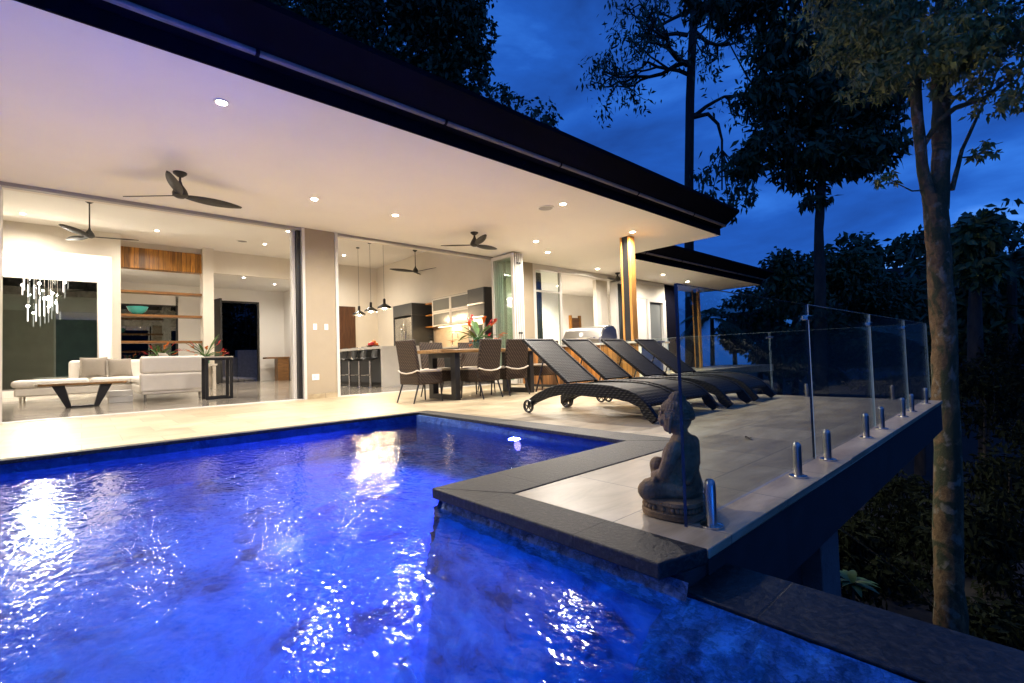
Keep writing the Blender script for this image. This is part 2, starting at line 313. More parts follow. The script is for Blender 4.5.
# ------------------------------------------------------------------ mesh builder
class MB:
    def __init__(s): s.v = []; s.f = []
    def add(s, vs, fs):
        k = len(s.v); s.v += [tuple(v) for v in vs]; s.f += [tuple(i+k for i in f) for f in fs]; return s
    def box(s, x0, x1, y0, y1, z0, z1):
        return s.add([(x0,y0,z0),(x1,y0,z0),(x1,y1,z0),(x0,y1,z0),(x0,y0,z1),(x1,y0,z1),(x1,y1,z1),(x0,y1,z1)],
                     [(0,3,2,1),(4,5,6,7),(0,1,5,4),(1,2,6,5),(2,3,7,6),(3,0,4,7)])
    def obox(s, c, size, rx=0, ry=0, rz=0):
        m = Matrix.Rotation(rz, 3, 'Z') @ Matrix.Rotation(ry, 3, 'Y') @ Matrix.Rotation(rx, 3, 'X')
        k = len(s.v); s.box(-size[0]/2, size[0]/2, -size[1]/2, size[1]/2, -size[2]/2, size[2]/2)
        for i in range(k, len(s.v)): s.v[i] = tuple(m @ Vector(s.v[i]) + Vector(c))
        return s
    def tube(s, path, rad, n=8, caps=True):
        path = [Vector(p) for p in path]
        if not hasattr(rad, '__len__'): rad = [rad]*len(path)
        k = len(s.v); up = None
        for i, p in enumerate(path):
            a = path[max(0, i-1)]; b = path[min(len(path)-1, i+1)]
            t = (b-a).normalized() if (b-a).length > 1e-9 else Vector((0, 0, 1))
            if up is None: up = Vector((1, 0, 0)) if abs(t.x) < .8 else Vector((0, 1, 0))
            x = (up - t*up.dot(t)).normalized(); y = t.cross(x); up = x
            for j in range(n):
                an = 2*PI*j/n; s.v.append(tuple(p + (x*math.cos(an)+y*math.sin(an))*rad[i]))
        for i in range(len(path)-1):
            for j in range(n):
                a = k+i*n+j; b = k+i*n+(j+1) % n; s.f.append((a, b, b+n, a+n))
        if caps:
            s.f.append(tuple(k+j for j in range(n))[::-1]); s.f.append(tuple(k+(len(path)-1)*n+j for j in range(n)))
        return s
    def lathe(s, prof, c=(0, 0, 0), n=20, axis='Z'):
        k = len(s.v)
        for r, z in prof:
            for j in range(n):
                a = 2*PI*j/n; p = (r*math.cos(a), r*math.sin(a), z)
                if axis == 'X': p = (p[2], p[0], p[1])
                if axis == 'Y': p = (p[0], p[2], p[1])
                s.v.append((p[0]+c[0], p[1]+c[1], p[2]+c[2]))
        for i in range(len(prof)-1):
            for j in range(n):
                a = k+i*n+j; b = k+i*n+(j+1) % n; s.f.append((a, b, b+n, a+n))
        if prof[0][0] > .03:      # an open ring: close the profile on itself
            q = k+(len(prof)-1)*n
            for j in range(n): s.f.append((q+j, q+(j+1) % n, k+(j+1) % n, k+j))
        else:
            s.f.append(tuple(k+j for j in range(n))[::-1]); s.f.append(tuple(k+(len(prof)-1)*n+j for j in range(n)))
        return s
    def ball(s, c, r, n=14, m=9, rot=None):
        if not hasattr(r, '__len__'): r = (r, r, r)
        k = len(s.v)
        for i in range(m+1):
            th = PI*i/m
            for j in range(n):
                a = 2*PI*j/n; v = Vector((r[0]*math.sin(th)*math.cos(a), r[1]*math.sin(th)*math.sin(a), r[2]*math.cos(th)))
                if rot: v = rot @ v
                s.v.append(tuple(v+Vector(c)))
        for i in range(m):
            for j in range(n):
                a = k+i*n+j; b = k+i*n+(j+1) % n; s.f.append((a, a+n, b+n, b))
        return s
    def prism(s, poly, axis, a, b):
        """poly in the two other axes; extruded along axis from a to b"""
        k = len(s.v); n = len(poly)
        for t in (a, b):
            for p, q in poly:
                s.v.append({'X': (t, p, q), 'Y': (p, t, q), 'Z': (p, q, t)}[axis])
        s.f.append(tuple(range(k, k+n))[::-1]); s.f.append(tuple(range(k+n, k+2*n)))
        for j in range(n):
            q = (j+1) % n; s.f.append((k+j, k+q, k+n+q, k+n+j))
        return s
    def build(s, name, mat, parent=None, bevel=0, smooth=35, loc=None, seg=2):
        me = bpy.data.meshes.new(name); me.from_pydata(s.v, [], s.f); me.update()
        bm = bmesh.new(); bm.from_mesh(me); bmesh.ops.remove_doubles(bm, verts=bm.verts, dist=1e-5)
        bmesh.ops.recalc_face_normals(bm, faces=bm.faces); bm.to_mesh(me); bm.free()
        if smooth:
            me.polygons.foreach_set('use_smooth', [True]*len(me.polygons)); me.set_sharp_from_angle(angle=R(smooth))
        me.materials.append(mat)
        o = bpy.data.objects.new(name, me); COL.objects.link(o)
        if parent: o.parent = parent
        if loc: o.location = loc
        if bevel:
            b = o.modifiers.new('bevel', 'BEVEL'); b.width = bevel; b.segments = seg; b.limit_method = 'ANGLE'; b.angle_limit = R(40); b.harden_normals = False
        return o
def thing(name, label, cat, loc=(0, 0, 0), rz=0, group=None, kind=None):
    o = bpy.data.objects.new(name, None); COL.objects.link(o); o.empty_display_size = .1
    o.location = loc; o.rotation_euler = (0, 0, rz); return tag(o, label, cat, group, kind)
def tag(o, label=None, cat=None, group=None, kind=None):
    if label: o['label'] = label
    if cat: o['category'] = cat
    if group: o['group'] = group
    if kind: o['kind'] = kind
    return o
def struct(o, label=None):
    o['kind'] = 'structure'
    if label: o['label'] = label
    return o
def copy_thing(root, loc, rz, label):
    r = root.copy(); COL.objects.link(r); r.location = loc; r.rotation_euler = (0, 0, rz); r['label'] = label
    def kids(a, b):
        for ch in a.children:
            if ch.type == 'LIGHT' or ch == b: continue
            c = ch.copy(); COL.objects.link(c); c.parent = b; kids(ch, c)
    kids(root, r); return r
def lamp(kind, name, loc, energy, col=(1, .8, .55), radius=.05, parent=None, spot=None, direction=(0, 0, -1), blend=.9):
    l = bpy.data.lights.new(name, kind); l.energy = energy; l.color = col
    if kind == 'AREA': l.size = radius
    else: l.shadow_soft_size = radius
    if kind == 'SPOT': l.spot_size = R(spot or 140); l.spot_blend = blend
    o = bpy.data.objects.new(name, l); COL.objects.link(o); o.location = loc
    o.rotation_euler = Vector(direction).to_track_quat('-Z', 'Y').to_euler()
    if parent: o.parent = parent
    return o

# ------------------------------------------------------------------ world
def world():
    w = bpy.data.worlds.new('World'); S.world = w; w.use_nodes = True
    nt = w.node_tree; nt.nodes.clear()
    out = nt.nodes.new('ShaderNodeOutputWorld')
    sky = nt.nodes.new('ShaderNodeTexSky'); sky.sky_type = 'NISHITA'; sky.sun_disc = False
    sky.sun_elevation = R(1.0); sky.sun_rotation = R(200); sky.ozone_density = 4.0
    t = nt.nodes.new('ShaderNodeTexCoord')
    mp = nt.nodes.new('ShaderNodeMapping'); mp.inputs['Scale'].default_value = (1.1, 1.1, 3.2); mp.inputs['Location'].default_value = (.35, .1, .0)
    nt.links.new(t.outputs['Generated'], mp.inputs[0])
    n = nt.nodes.new('ShaderNodeTexNoise'); n.inputs['Scale'].default_value = 2.3; n.inputs['Detail'].default_value = 7; n.inputs['Roughness'].default_value = .55; n.inputs['Distortion'].default_value = .35
    nt.links.new(mp.outputs[0], n.inputs['Vector'])
    r = ramp(nt, n.outputs['Fac'], [(.34, (.0028, .0145, .070)), (.50, (.0038, .024, .115)), (.62, (.0075, .041, .165)), (.76, (.040, .115, .30))])
    # the dusk sky keeps a trace of the Nishita colour
    sc = nt.nodes.new('ShaderNodeMix'); sc.data_type = 'RGBA'; sc.blend_type = 'MULTIPLY'; sc.inputs[0].default_value = 1
    nt.links.new(sky.outputs[0], sc.inputs[6]); sc.inputs[7].default_value = (.02, .05, .16, 1)
    b1 = nt.nodes.new('ShaderNodeBackground'); b1.inputs[1].default_value = 1.9; nt.links.new(r.outputs[0], b1.inputs[0])
    b2 = nt.nodes.new('ShaderNodeBackground'); b2.inputs[1].default_value = .05; nt.links.new(sc.outputs[2], b2.inputs[0])
    ad = nt.nodes.new('ShaderNodeAddShader'); nt.links.new(b1.outputs[0], ad.inputs[0]); nt.links.new(b2.outputs[0], ad.inputs[1])
    nt.links.new(ad.outputs[0], out.inputs[0])
world()
sun = bpy.data.lights.new('sun', 'SUN'); sun.energy = .012; sun.angle = R(15); sun.color = (.55, .7, 1)
so = bpy.data.objects.new('sun', sun); COL.objects.link(so); so.rotation_euler = Vector((.3, .6, -.55)).to_track_quat('-Z', 'Y').to_euler()

# ------------------------------------------------------------------ setting
def grid_mesh(name, x0, x1, y0, y1, nx, ny, zf, mat):
    b = MB()
    vs = [(x0+(x1-x0)*i/nx, y0+(y1-y0)*j/ny) for j in range(ny+1) for i in range(nx+1)]
    fs = [(j*(nx+1)+i, j*(nx+1)+i+1, (j+1)*(nx+1)+i+1, (j+1)*(nx+1)+i) for j in range(ny) for i in range(nx)]
    b.add([(x, y, zf(x, y)) for x, y in vs], fs); return b.build(name, mat, smooth=60)
def gz(x, y):
    base = -4.2
    if y > 24: base += min(3.9, (y-24)*.8)
    if y > 33: base += min(11, (y-33)*.75)*max(0, min(1, (24-x)/6))
    if x > 14: base -= min(9, (x-14)*.16)
    if y < -2: base -= min(6, (-2-y)*.15)
    r = math.hypot(x, y); az = math.degrees(math.atan2(y, x)); m = max(0, min(1, (20-az)/6))*max(0, min(1, (az+150)/20))
    base += m*max(0, min(25, (r-26)*.42))
    far = max(0, r-110)
    return base + .25*math.sin(x*.6+1)*math.cos(y*.5) - far*.02
struct(grid_mesh('ground', -300, 700, -400, 500, 125, 112, gz, M['soil']))

WL = -.11
# pool basin: floor and plain walls
b = MB(); b.box(-5.2, 3.6, -4.2, 5.85, -1.75, -1.55)
struct(b.build('pool_basin', M['poolfloor'], smooth=0)); b = MB()
b.box(-5.2, -5.0, -4.2, 5.85, -1.55, -.06); b.box(-5.0, 3.6, 5.62, 5.85, -1.55, -.03); b.box(3.32, 3.6, 2.24, 5.62, -1.55, -.03)
b.box(-5.0, 1.5, -4.2, -4.0, -1.55, -.06)
struct(b.build('pool_basin', M['pooltile'], smooth=0))
# rough rock faces: under the L of coping and along the spill edge
def rockface(name, p0, p1, out_dir, z0, z1, slope, n=130, m=80, amp=.055, seed=1, mat='poolrock'):
    from mathutils import noise as nz
    b = MB(); p0 = Vector(p0); p1 = Vector(p1); o = Vector(out_dir)
    vs = []
    for j in range(m+1):
        z = z1+(z0-z1)*j/m
        for i in range(n+1):
            p = p0.lerp(p1, i/n); q = Vector((p.x, p.y, z))
            d = .9*(1-abs(nz.noise(q*6+Vector((seed, 0, 0))))*2) + .7*(1-abs(nz.noise(q*14))*2)*.6 + nz.noise(q*34)*.35
            c = abs(nz.cell(q*7.0))*.5
            v = q + o*((z1-z)*slope + max(0, d*.5+c+.35)*amp*min(1, .08+(z1-z)/.12))
            vs.append(tuple(v))
    fs = [(j*(n+1)+i, j*(n+1)+i+1, (j+1)*(n+1)+i+1, (j+1)*(n+1)+i) for j in range(m) for i in range(n)]
    b.add(vs, fs); return struct(b.build(name, M[mat], smooth=70))
rockface('pool_rock_strip', (1.475, .80, 0), (1.475, 2.22, 0), (-1, 0, 0), -.20, -.056, .12, n=240, m=26, amp=.030, seed=2)
rockface('pool_rock_wall', (1.497, .80, 0), (1.497, 2.22, 0), (-1, 0, 0), -1.56, -.16, .18, n=90, m=50, amp=.035, seed=2, mat='poolrock2')
rockface('pool_rock_edge', (1.497, -3.98, 0), (1.497, .86, 0), (-1, 0, 0), -1.56, -.113, .42, n=420, amp=.10, seed=9)
rockface('pool_rock_return', (1.46, 2.23, 0), (3.34, 2.23, 0), (0, 1, 0), -1.56, -.045, .1, seed=5)
b = MB(); b.add([(-5.0, -4.0, WL), (1.535, -4.0, WL), (1.535, 5.63, WL), (-5.0, 5.63, WL)], [(0, 1, 2, 3)])
b.add([(1.535, 2.1, WL), (3.33, 2.1, WL), (3.33, 5.63, WL), (1.535, 5.63, WL)], [(0, 1, 2, 3)])
struct(b.build('pool_water', M['water'], smooth=0))
# deck slabs (one L-shaped sheet of travertine with thickness)
b = MB()
b.box(-6.0, 12.4, 5.72, 9.70, -.035, 0); b.box(3.57, 7.9, .81, 5.72, -.035, 0); b.box(1.645, 3.57, .81, 1.835, -.035, 0)
struct(b.build('pool_deck', M['deck'], smooth=0, bevel=.004))
b = MB(); b.box(12.45, 24, 8.3, 9.70, -.3, -.004); b.box(17.1, 24, 9.70, 10.6, -.3, -.004)
struct(b.build('terrace', M['deck'], smooth=0))
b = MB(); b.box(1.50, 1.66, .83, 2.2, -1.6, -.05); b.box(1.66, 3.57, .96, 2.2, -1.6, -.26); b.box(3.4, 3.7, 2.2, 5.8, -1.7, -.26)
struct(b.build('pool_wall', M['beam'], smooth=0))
# coping
b = MB(); b.prism([(1.414, 2.245), (1.641, 1.839), (1.641, .812), (1.414, .87)], 'Z', -.052, .004)
struct(b.build('pool_coping', M['coping'], smooth=0, bevel=.006))
b = MB(); b.prism([(1.4145, 2.2475), (3.24, 2.2475), (3.566, 1.839), (1.6455, 1.839)], 'Z', -.052, .004)
struct(b.build('pool_coping', M['coping2'], smooth=0, bevel=.006))
b = MB(); b.prism([(3.243, 2.2475), (3.566, 1.843), (3.566, 5.716), (3.36, 5.60)], 'Z', -.03, .004)
struct(b.build('pool_coping', M['coping'], smooth=0, bevel=.004))
b = MB(); b.prism([(-6, 5.60), (3.356, 5.60), (3.560, 5.717), (-6, 5.717)], 'Z', -.03, .004)
struct(b.build('pool_coping', M['coping2'], smooth=0, bevel=.004))
b = MB(); b.box(1.50, 1.81, -4.2, .905, -.30, -.10)
struct(b.build('spill_ledge', M['ledge'], smooth=0, bevel=.006))
b = MB(); b.box(1.56, 1.80, -4.2, .9, -1.7, -.303)
struct(b.build('spill_wall', M['ledge'], smooth=0))
# deck edge beam and underside posts
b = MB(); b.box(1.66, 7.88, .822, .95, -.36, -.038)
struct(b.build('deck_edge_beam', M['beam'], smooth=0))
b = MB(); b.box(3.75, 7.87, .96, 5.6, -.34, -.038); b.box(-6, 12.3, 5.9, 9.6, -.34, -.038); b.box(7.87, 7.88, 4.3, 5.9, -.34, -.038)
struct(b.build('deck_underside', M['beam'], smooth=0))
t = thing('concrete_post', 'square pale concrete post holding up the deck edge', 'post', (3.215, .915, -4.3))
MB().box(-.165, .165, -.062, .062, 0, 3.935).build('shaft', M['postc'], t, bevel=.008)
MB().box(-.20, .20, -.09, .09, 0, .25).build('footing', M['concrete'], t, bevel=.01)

# ------------------------------------------------------------------ the house
H = thing('house', 'modern house with deep lit eaves and wide open sliding doors', 'house')
def hp(mb, name, mat, **k): return mb.build(name, mat, H, **k)
HZ = 3.42
YF = 9.75
XE = 11.15
hp(MB().box(-6, XE, 4.88, 9.72, HZ, HZ+.05), 'soffit', M['ceil'], smooth=0)
hp(MB().box(XE-.05, 21.2, 7.62, 10.5, HZ+.003, HZ+.053), 'soffit', M['ceil'], smooth=0)
# eave profile (y, z): fascia, gutter bead, sloping upper face, roof sheet
def eave(x0, x1, y0, back, ztop):
    hp(MB().prism([(y0+.01, HZ-.004), (y0-.012, HZ-.004), (y0-.012, HZ+.155), (y0+.06, HZ+.155), (y0+.06, HZ+.055), (y0+.01, HZ+.055)], 'X', x0, x1), 'fascia', M['fascia'], smooth=0)
    bd = MB(); bd.tube([(x0, y0-.125, HZ+.20), (x1, y0-.125, HZ+.20)], .034, 10)
    hp(bd, 'gutter', M['gutter'])
    x = x0+.9
    while x < x1:
        hp(MB().tube([(x, y0-.125, HZ+.20), (x+.035, y0-.125, HZ+.20)], .038, 10), 'gutter_bracket', M['fascia']); x += 2.1
    hp(MB().prism([(y0-.012, HZ+.158), (y0-.125, HZ+.19), (y0-.46, HZ+.44), (y0-.46, HZ+.50), (y0+.2, HZ+.60), (y0+.2, HZ+.16)], 'X', x0-.02, x1+.02), 'roof_edge', M['fascia'], smooth=0)
    hp(MB().prism([(y0+.2, HZ+.55), (back, ztop), (back, ztop+.05), (y0+.2, HZ+.602)], 'X', x0, x1+.03), 'roof', M['roof'], smooth=0)
eave(-6, XE, 4.88, 24.0, 5.6)
eave(XE+.06, 21.2, 7.62, 16.0, 4.9)
hp(MB().box(XE-.05, XE, 4.93, 7.62, HZ+.052, HZ+.6), 'fascia', M['fascia'], smooth=0)
hp(MB().box(21.17, 21.22, 7.67, 10, HZ-.004, HZ+.5), 'fascia', M['fascia'], smooth=0)
# facade: header, tracks, column, thresholds
hp(MB().box(-6, 9.35, 9.84, 9.955, HZ-.05, 4.75), 'wall', M['wall'], smooth=0)
hp(MB().box(-.87, 3.25, 9.715, 9.83, HZ-.055, HZ-.003), 'door_track', M['alud'], smooth=0)
hp(MB().box(3.98, 8.22, 9.715, 9.83, HZ-.055, HZ-.003), 'door_track', M['alud'], smooth=0)
hp(MB().box(-.87, 3.25, 9.70, 9.86, -.02, .012), 'threshold', M['alu'], smooth=0)
hp(MB().box(3.98, 8.3, 9.70, 9.86, -.02, .012), 'threshold', M['alu'], smooth=0)
hp(MB().box(-6, -.90, 9.70, 9.95, 0, HZ), 'wall', M['taupe'], smooth=0)
hp(MB().box(-.90, -.84, 9.69, 9.96, 0, HZ-.06), 'door_frame', M['alu'], smooth=0, bevel=.004)
hp(MB().box(3.30, 3.90, 9.70, 9.98, .10, HZ-.003), 'column', M['taupe'], smooth=0)
hp(MB().box(3.295, 3.905, 9.69, 9.985, 0, .098), 'skirting', M['deck'], smooth=0)
hp(MB().box(3.245, 3.298, 9.68, 9.98, .0, HZ-.004), 'door_frame', M['alu'], smooth=0, bevel=.004)
hp(MB().box(3.10, 3.16, 9.84, 9.97, .02, HZ-.06), 'door_frame', M['alu'], smooth=0, bevel=.004)
hp(MB().box(3.163, 3.235, 9.76, 9.97, .02, HZ-.06), 'door_seal', M['black'], smooth=0)
hp(MB().box(3.905, 3.965, 9.68, 9.98, .0, HZ-.004), 'door_frame', M['alu'], smooth=0, bevel=.004)
hp(MB().box(3.975, 4.01, 9.84, 9.97, .0, HZ-.06), 'door_frame', M['alu'], smooth=0, bevel=.004)
# floor and ceilings inside
hp(MB().box(-6, 9.3, 9.86, 19.6, -.2, -.001).box(.62, 9.3, 19.6, 24.0, -.2, -.001), 'floor', M['floor'], smooth=0)
hp(MB().box(-6, 9.3, 9.96, 18.5, 4.62, 4.7), 'ceiling', M['ceil'], smooth=0)
hp(MB().box(.62, 9.3, 18.62, 24.0, 4.08, 4.15), 'ceiling', M['ceil'], smooth=0)
hp(MB().box(3.25, 6.6, 18.48, 18.62, 3.86, 4.62), 'bulkhead', M['wall'], smooth=0)
# left bay: wall plane y=17.6 with an opening, reveal and window
hp(MB().box(-6, .64, 17.58, 17.72, 3.93, 4.62).box(.64, .84, 17.58, 18.6, 0, 4.62), 'wall', M['wall'], smooth=0)
hp(MB().box(-6, -2.6, 17.58, 17.72, 0, 3.93), 'wall', M['wall'], smooth=0)
hp(MB().box(-2.6, .64, 17.72, 19.5, 3.93, 4.0), 'ceiling', M['wallw'], smooth=0)
hp(MB().box(.642, .72, 18.6, 19.6, 0, 3.93).box(-2.7, -2.6, 17.72, 19.6, 0, 3.93).box(-2.6, .64, 19.42, 19.6, 3.46, 3.93).box(.40, .642, 19.42, 19.6, 0, 3.46).box(-2.6, .40, 19.42, 19.6, 0, .2), 'wall', M['wallw'], smooth=0)
wf = hp(MB().box(-2.6, .40, 19.43, 19.5, 3.42, 3.46).box(-2.6, .40, 19.43, 19.5, .2, .24).box(.36, .40, 19.43, 19.5, .24, 3.42), 'window', M['alud'], smooth=0)
MB().box(-2.6, .36, 19.455, 19.47, .24, 3.42).build('pane', M['winglass'], wf, smooth=0)
# side walls
hp(MB().box(-6, -5.9, 9.95, 17.6, 0, 4.62), 'wall', M['wall'], smooth=0)
hp(MB().box(9.22, 9.34, 9.96, 18.6, 0, 4.62), 'wall', M['wall'], smooth=0)
# shelf niche: opening between 0.84 and 2.95, column to 3.25
hp(MB().box(2.95, 3.25, 18.2, 18.75, 0, 4.62).box(.84, 2.95, 18.5, 18.62, 4.44, 4.62), 'wall', M['wall'], smooth=0)
# far room wall (door, window)
hp(MB().box(.72, 1.05, 23.5, 23.65, 0, 4.08).box(1.05, 2.93, 23.5, 23.65, 3.25, 4.08).box(1.05, 2.93, 23.5, 23.65, 0, .9).box(2.93, 4.28, 23.5, 23.65, 0, 4.08)
   .box(4.28, 5.95, 23.5, 23.65, 3.55, 4.08).box(5.95, 9, 23.5, 23.65, 0, 4.08).box(7.0, 7.1, 18.62, 23.5, 0, 4.08).box(.60, .72, 19.62, 23.6, 0, 4.08), 'wall', M['wallw'], smooth=0)
wf = hp(MB().box(1.05, 2.93, 23.52, 23.6, 3.2, 3.25).box(1.05, 2.93, 23.52, 23.6, .9, .95).box(2.86, 2.93, 23.50, 23.6, .9, 3.6).box(1.05, 1.1, 23.52, 23.6, .95, 3.2), 'window', M['black'], smooth=0)
MB().box(1.1, 2.86, 23.55, 23.56, .95, 3.2).build('pane', M['winglass'], wf, smooth=0)
hp(MB().box(4.28, 4.36, 23.47, 23.62, 0, 3.55).box(5.87, 5.95, 23.47, 23.62, 0, 3.55).box(4.36, 5.87, 23.47, 23.62, 3.47, 3.55), 'door_frame', M['black'], smooth=0)
dl = hp(MB().obox((4.18, 23.0, 1.78), (.07, .95, 3.5), rz=R(12)), 'front_door', M['black'], smooth=0, bevel=.005)
MB().tube([(4.10, 22.62, 1.3), (4.02, 22.6, 1.3), (4.02, 22.72, 1.3)], .02, 8).build('handle', M['chrome'], dl)
# kitchen back wall, brown door
hp(MB().box(6.6, 9.22, 18.5, 18.62, 0, 4.62), 'wall', M['wall'], smooth=0)
d = hp(MB().box(7.52, 8.22, 18.44, 18.498, 0, 2.95), 'door', M['brown'], smooth=0, bevel=.006)
# bifold stack at the right end of the second opening
bf = hp(MB().box(8.16, 8.20, 8.86, 9.74, .03, .12).box(8.16, 8.20, 8.86, 9.74, 3.29, 3.38).box(8.16, 8.20, 8.86, 8.95, .12, 3.29).box(8.16, 8.20, 9.65, 9.74, .12, 3.29), 'bifold_door', M['alu'], smooth=0, bevel=.004)
MB().box(8.175, 8.187, 8.95, 9.65, .12, 3.29).build('pane', M['bifoldglass'], bf, smooth=0)
MB().tube([(8.155, 8.90, 1.15), (8.10, 8.90, 1.15), (8.10, 9.02, 1.15)], .014, 8).build('handle', M['black'], bf)
for k in range(4):
    x = 8.235+k*.075
    bf2 = hp(MB().box(x, x+.045, 8.86, 8.94, .03, 3.38).box(x, x+.045, 9.66, 9.74, .03, 3.38).box(x, x+.045, 8.94, 9.66, .03, .12).box(x, x+.045, 8.94, 9.66, 3.29, 3.38), 'bifold_door', M['alu'], smooth=0, bevel=.004)
    MB().box(x+.016, x+.028, 8.94, 9.66, .12, 3.29).build('pane', M['bifoldglass'], bf2, smooth=0)
    if k < 2:
        for z in (3.12, 1.32, 1.05):
            MB().lathe([(.001, -.03), (.026, -.03), (.026, .0), (.001, 0)], (x+.06, 8.855, z), 10, 'Y').build('hinge', M['black'], bf2)
hp(MB().box(8.56, 9.70, 9.70, 9.95, 0, HZ-.003), 'wall', M['taupe'], smooth=0)
hp(MB().box(8.56, 8.66, 9.60, 9.698, 0, HZ-.003), 'pier', M['taupe'], smooth=0)
# bedroom wing
hp(MB().box(9.71, 17.0, 9.72, 9.95, 3.27, HZ-.003), 'door_track', M['alu'], smooth=0)
hp(MB().box(9.71, 9.82, 9.70, 9.95, 0, 3.27), 'door_frame', M['alu'], smooth=0, bevel=.005)
hp(MB().box(9.35, 17.0, 9.95, 15.1, -.198, .002), 'floor', M['floor'], smooth=0)
hp(MB().box(9.35, 17.0, 9.96, 15.1, 3.28, 3.4), 'ceiling', M['wallw'], smooth=0)
hp(MB().box(9.35, 17.0, 13.2, 13.32, 0, 3.28), 'wall', M['wallw'], smooth=0)
hp(MB().box(16.92, 17.05, 9.96, 13.19, 0, 3.4), 'wall', M['wallw'], smooth=0)
sl = hp(MB().box(10.95, 11.05, 9.80, 9.87, .02, 3.27).box(9.84, 9.90, 9.80, 9.87, .02, 3.27).box(9.90, 10.95, 9.80, 9.87, 2.62, 2.67).box(9.90, 10.95, 9.80, 9.87, .02, .1), 'sliding_door', M['alu'], smooth=0)
MB().box(9.90, 10.95, 9.83, 9.842, .1, 3.25).build('pane', M['glass'], sl, smooth=0)
hp(MB().box(13.1, 13.72, 10.05, 10.2, 0, 3.27), 'wall', M['wall'], smooth=0)
hp(MB().box(13.73, 13.85, 9.70, 9.95, 0, 3.27), 'door_frame', M['alu'], smooth=0)
hp(MB().box(14.75, 17.05, 9.74, 9.94, 2.75, 3.27), 'wall', M['wall'], smooth=0)
hp(MB().box(14.75, 15.7, 9.76, 9.92, 0, 2.75), 'wall', M['wall'], smooth=0)
sd = hp(MB().box(15.75, 15.87, 9.70, 9.95, 0, 2.74).box(16.80, 16.92, 9.70, 9.95, 0, 2.74).box(15.87, 16.80, 9.70, 9.95, 2.64, 2.74).box(15.87, 16.80, 9.70, 9.95, 0, .9), 'glazed_door', M['alu'], smooth=0)
MB().box(15.87, 16.80, 9.8, 9.82, .9, 2.64).build('pane', M['frost'], sd, smooth=0)
hp(MB().box(16.93, 17.05, 9.72, 9.95, 0, 2.75), 'wall', M['wall'], smooth=0)
hp(MB().box(17.06, 18.2, 9.80, 9.90, .0, 3.4), 'screen', M['fascia'], smooth=0)
hp(MB().box(15.35, 15.85, 13.13, 13.198, 0, 2.30), 'door', M['walnut'], smooth=0, bevel=.01)
hp(MB().box(15.25, 15.35, 13.10, 13.198, 0, 2.40), 'door_frame', M['spotted'], smooth=0)
hp(MB().box(15.85, 15.95, 13.10, 13.198, 0, 2.40), 'door_frame', M['spotted'], smooth=0)

# ------------------------------------------------------------------ posts
def timber_post(x, y, label, top=HZ-.004, bottom=0):
    t = thing('timber_post', label, 'post', (x, y, bottom), group='timber and steel veranda posts')
    h = top-bottom
    MB().box(-.10, .10, .075, .12, 0, h).build('timber_face', M['post'], t, bevel=.004)
    MB().box(-.085, .085, -.085, .073, 0, h).build('steel_core', M['black'], t, bevel=.003)
    MB().box(-.10, .10, -.15, -.087, 0, h).build('timber_face', M['post'], t, bevel=.006)
    return t
timber_post(9.42, 6.30, 'honey timber veranda post with a black steel core behind the barbecue', bottom=0)
timber_post(19.9, 9.9, 'slimmer far timber post under the lower roof seen through the glass fence')

# ------------------------------------------------------------------ lights overhead
def downlight(x, y, z, label, power, lens='lens', cone=165, size=.062):
    t = thing('downlight', label, 'downlight', (x, y, z), group='recessed downlights')
    MB().lathe([(size*.78, -.002), (size*.80, -.010), (size*1.15, -.010), (size*1.22, -.003), (size*1.22, .02), (size*.78, .02)], n=24).build('trim_ring', M['plastic'], t)
    MB().lathe([(.001, -.004), (size*.74, -.004), (size*.74, .004), (.001, .004)], n=20).build('lens', M[lens], t)
    lamp('SPOT', 'downlight_lamp', (0, 0, -.03), power, (1, .905, .785), .045, t, cone)
    return t
PW = 198
downlight(1.07, 5.51, HZ, 'largest soffit downlight near the pool edge at left', PW*1.8)
downlight(-4.25, 5.51, HZ, 'soffit downlight beyond the left picture edge, reflected in the pool', PW*1.5)
downlight(-1.3, 7.89, HZ, 'soffit downlight just outside the left picture edge over the deck', PW)
downlight(2.85, 7.89, HZ, 'soffit downlight in front of the taupe column', PW*.85)
downlight(4.33, 7.90, HZ, 'soffit downlight above the near corner of the pool, outside the kitchen opening', PW*.85)
downlight(6.39, 5.57, HZ, 'soffit downlight beside the round ceiling speaker above the pool', PW*1.9)
downlight(7.94, 7.80, HZ, 'soffit downlight right of the kitchen fan, before the folded doors', PW*.8)
downlight(9.04, 8.46, HZ, 'smaller soffit downlight just behind the one by the folded doors', PW*.7)
downlight(12.1, 9.2, HZ, 'far soffit downlight over the bedroom sliding doors', PW)
downlight(9.12, 5.93, HZ, 'soffit downlight right above the honey timber post', PW*1.1)
downlight(15.0, 8.6, HZ, 'downlight in the lower roof soffit right of the timber post', PW)
downlight(17.3, 8.9, HZ, 'farthest downlight beside the top corner of the near glass panel', PW)
PI_ = 135
downlight(-1.07, 16.6, 4.62, 'indoor downlight at far left above the bright window bay', PI_, 'lensin')
downlight(1.59, 16.6, 4.62, 'indoor downlight in front of the timber bulkhead', PI_, 'lensin')
downlight(4.40, 16.6, 4.62, 'indoor downlight right of the living room ceiling speaker', PI_, 'lensin')
downlight(4.50, 14.6, 4.62, 'indoor downlight close to the black door edge by the column', PI_, 'lensin')
downlight(7.1, 16.8, 4.62, 'indoor downlight above the kitchen between pendants and fan', PI_, 'lensin')
downlight(.3, 12.6, 4.62, 'added unseen downlight behind the door head, brightening the coffee table and sofa', PI_, 'lensin')  # added out of sight to brighten the white sofa
downlight(2.9, 12.6, 4.62, 'added unseen downlight behind the door head, brightening the side table and sofa', PI_, 'lensin')  # second added lamp for the sofa, also out of sight
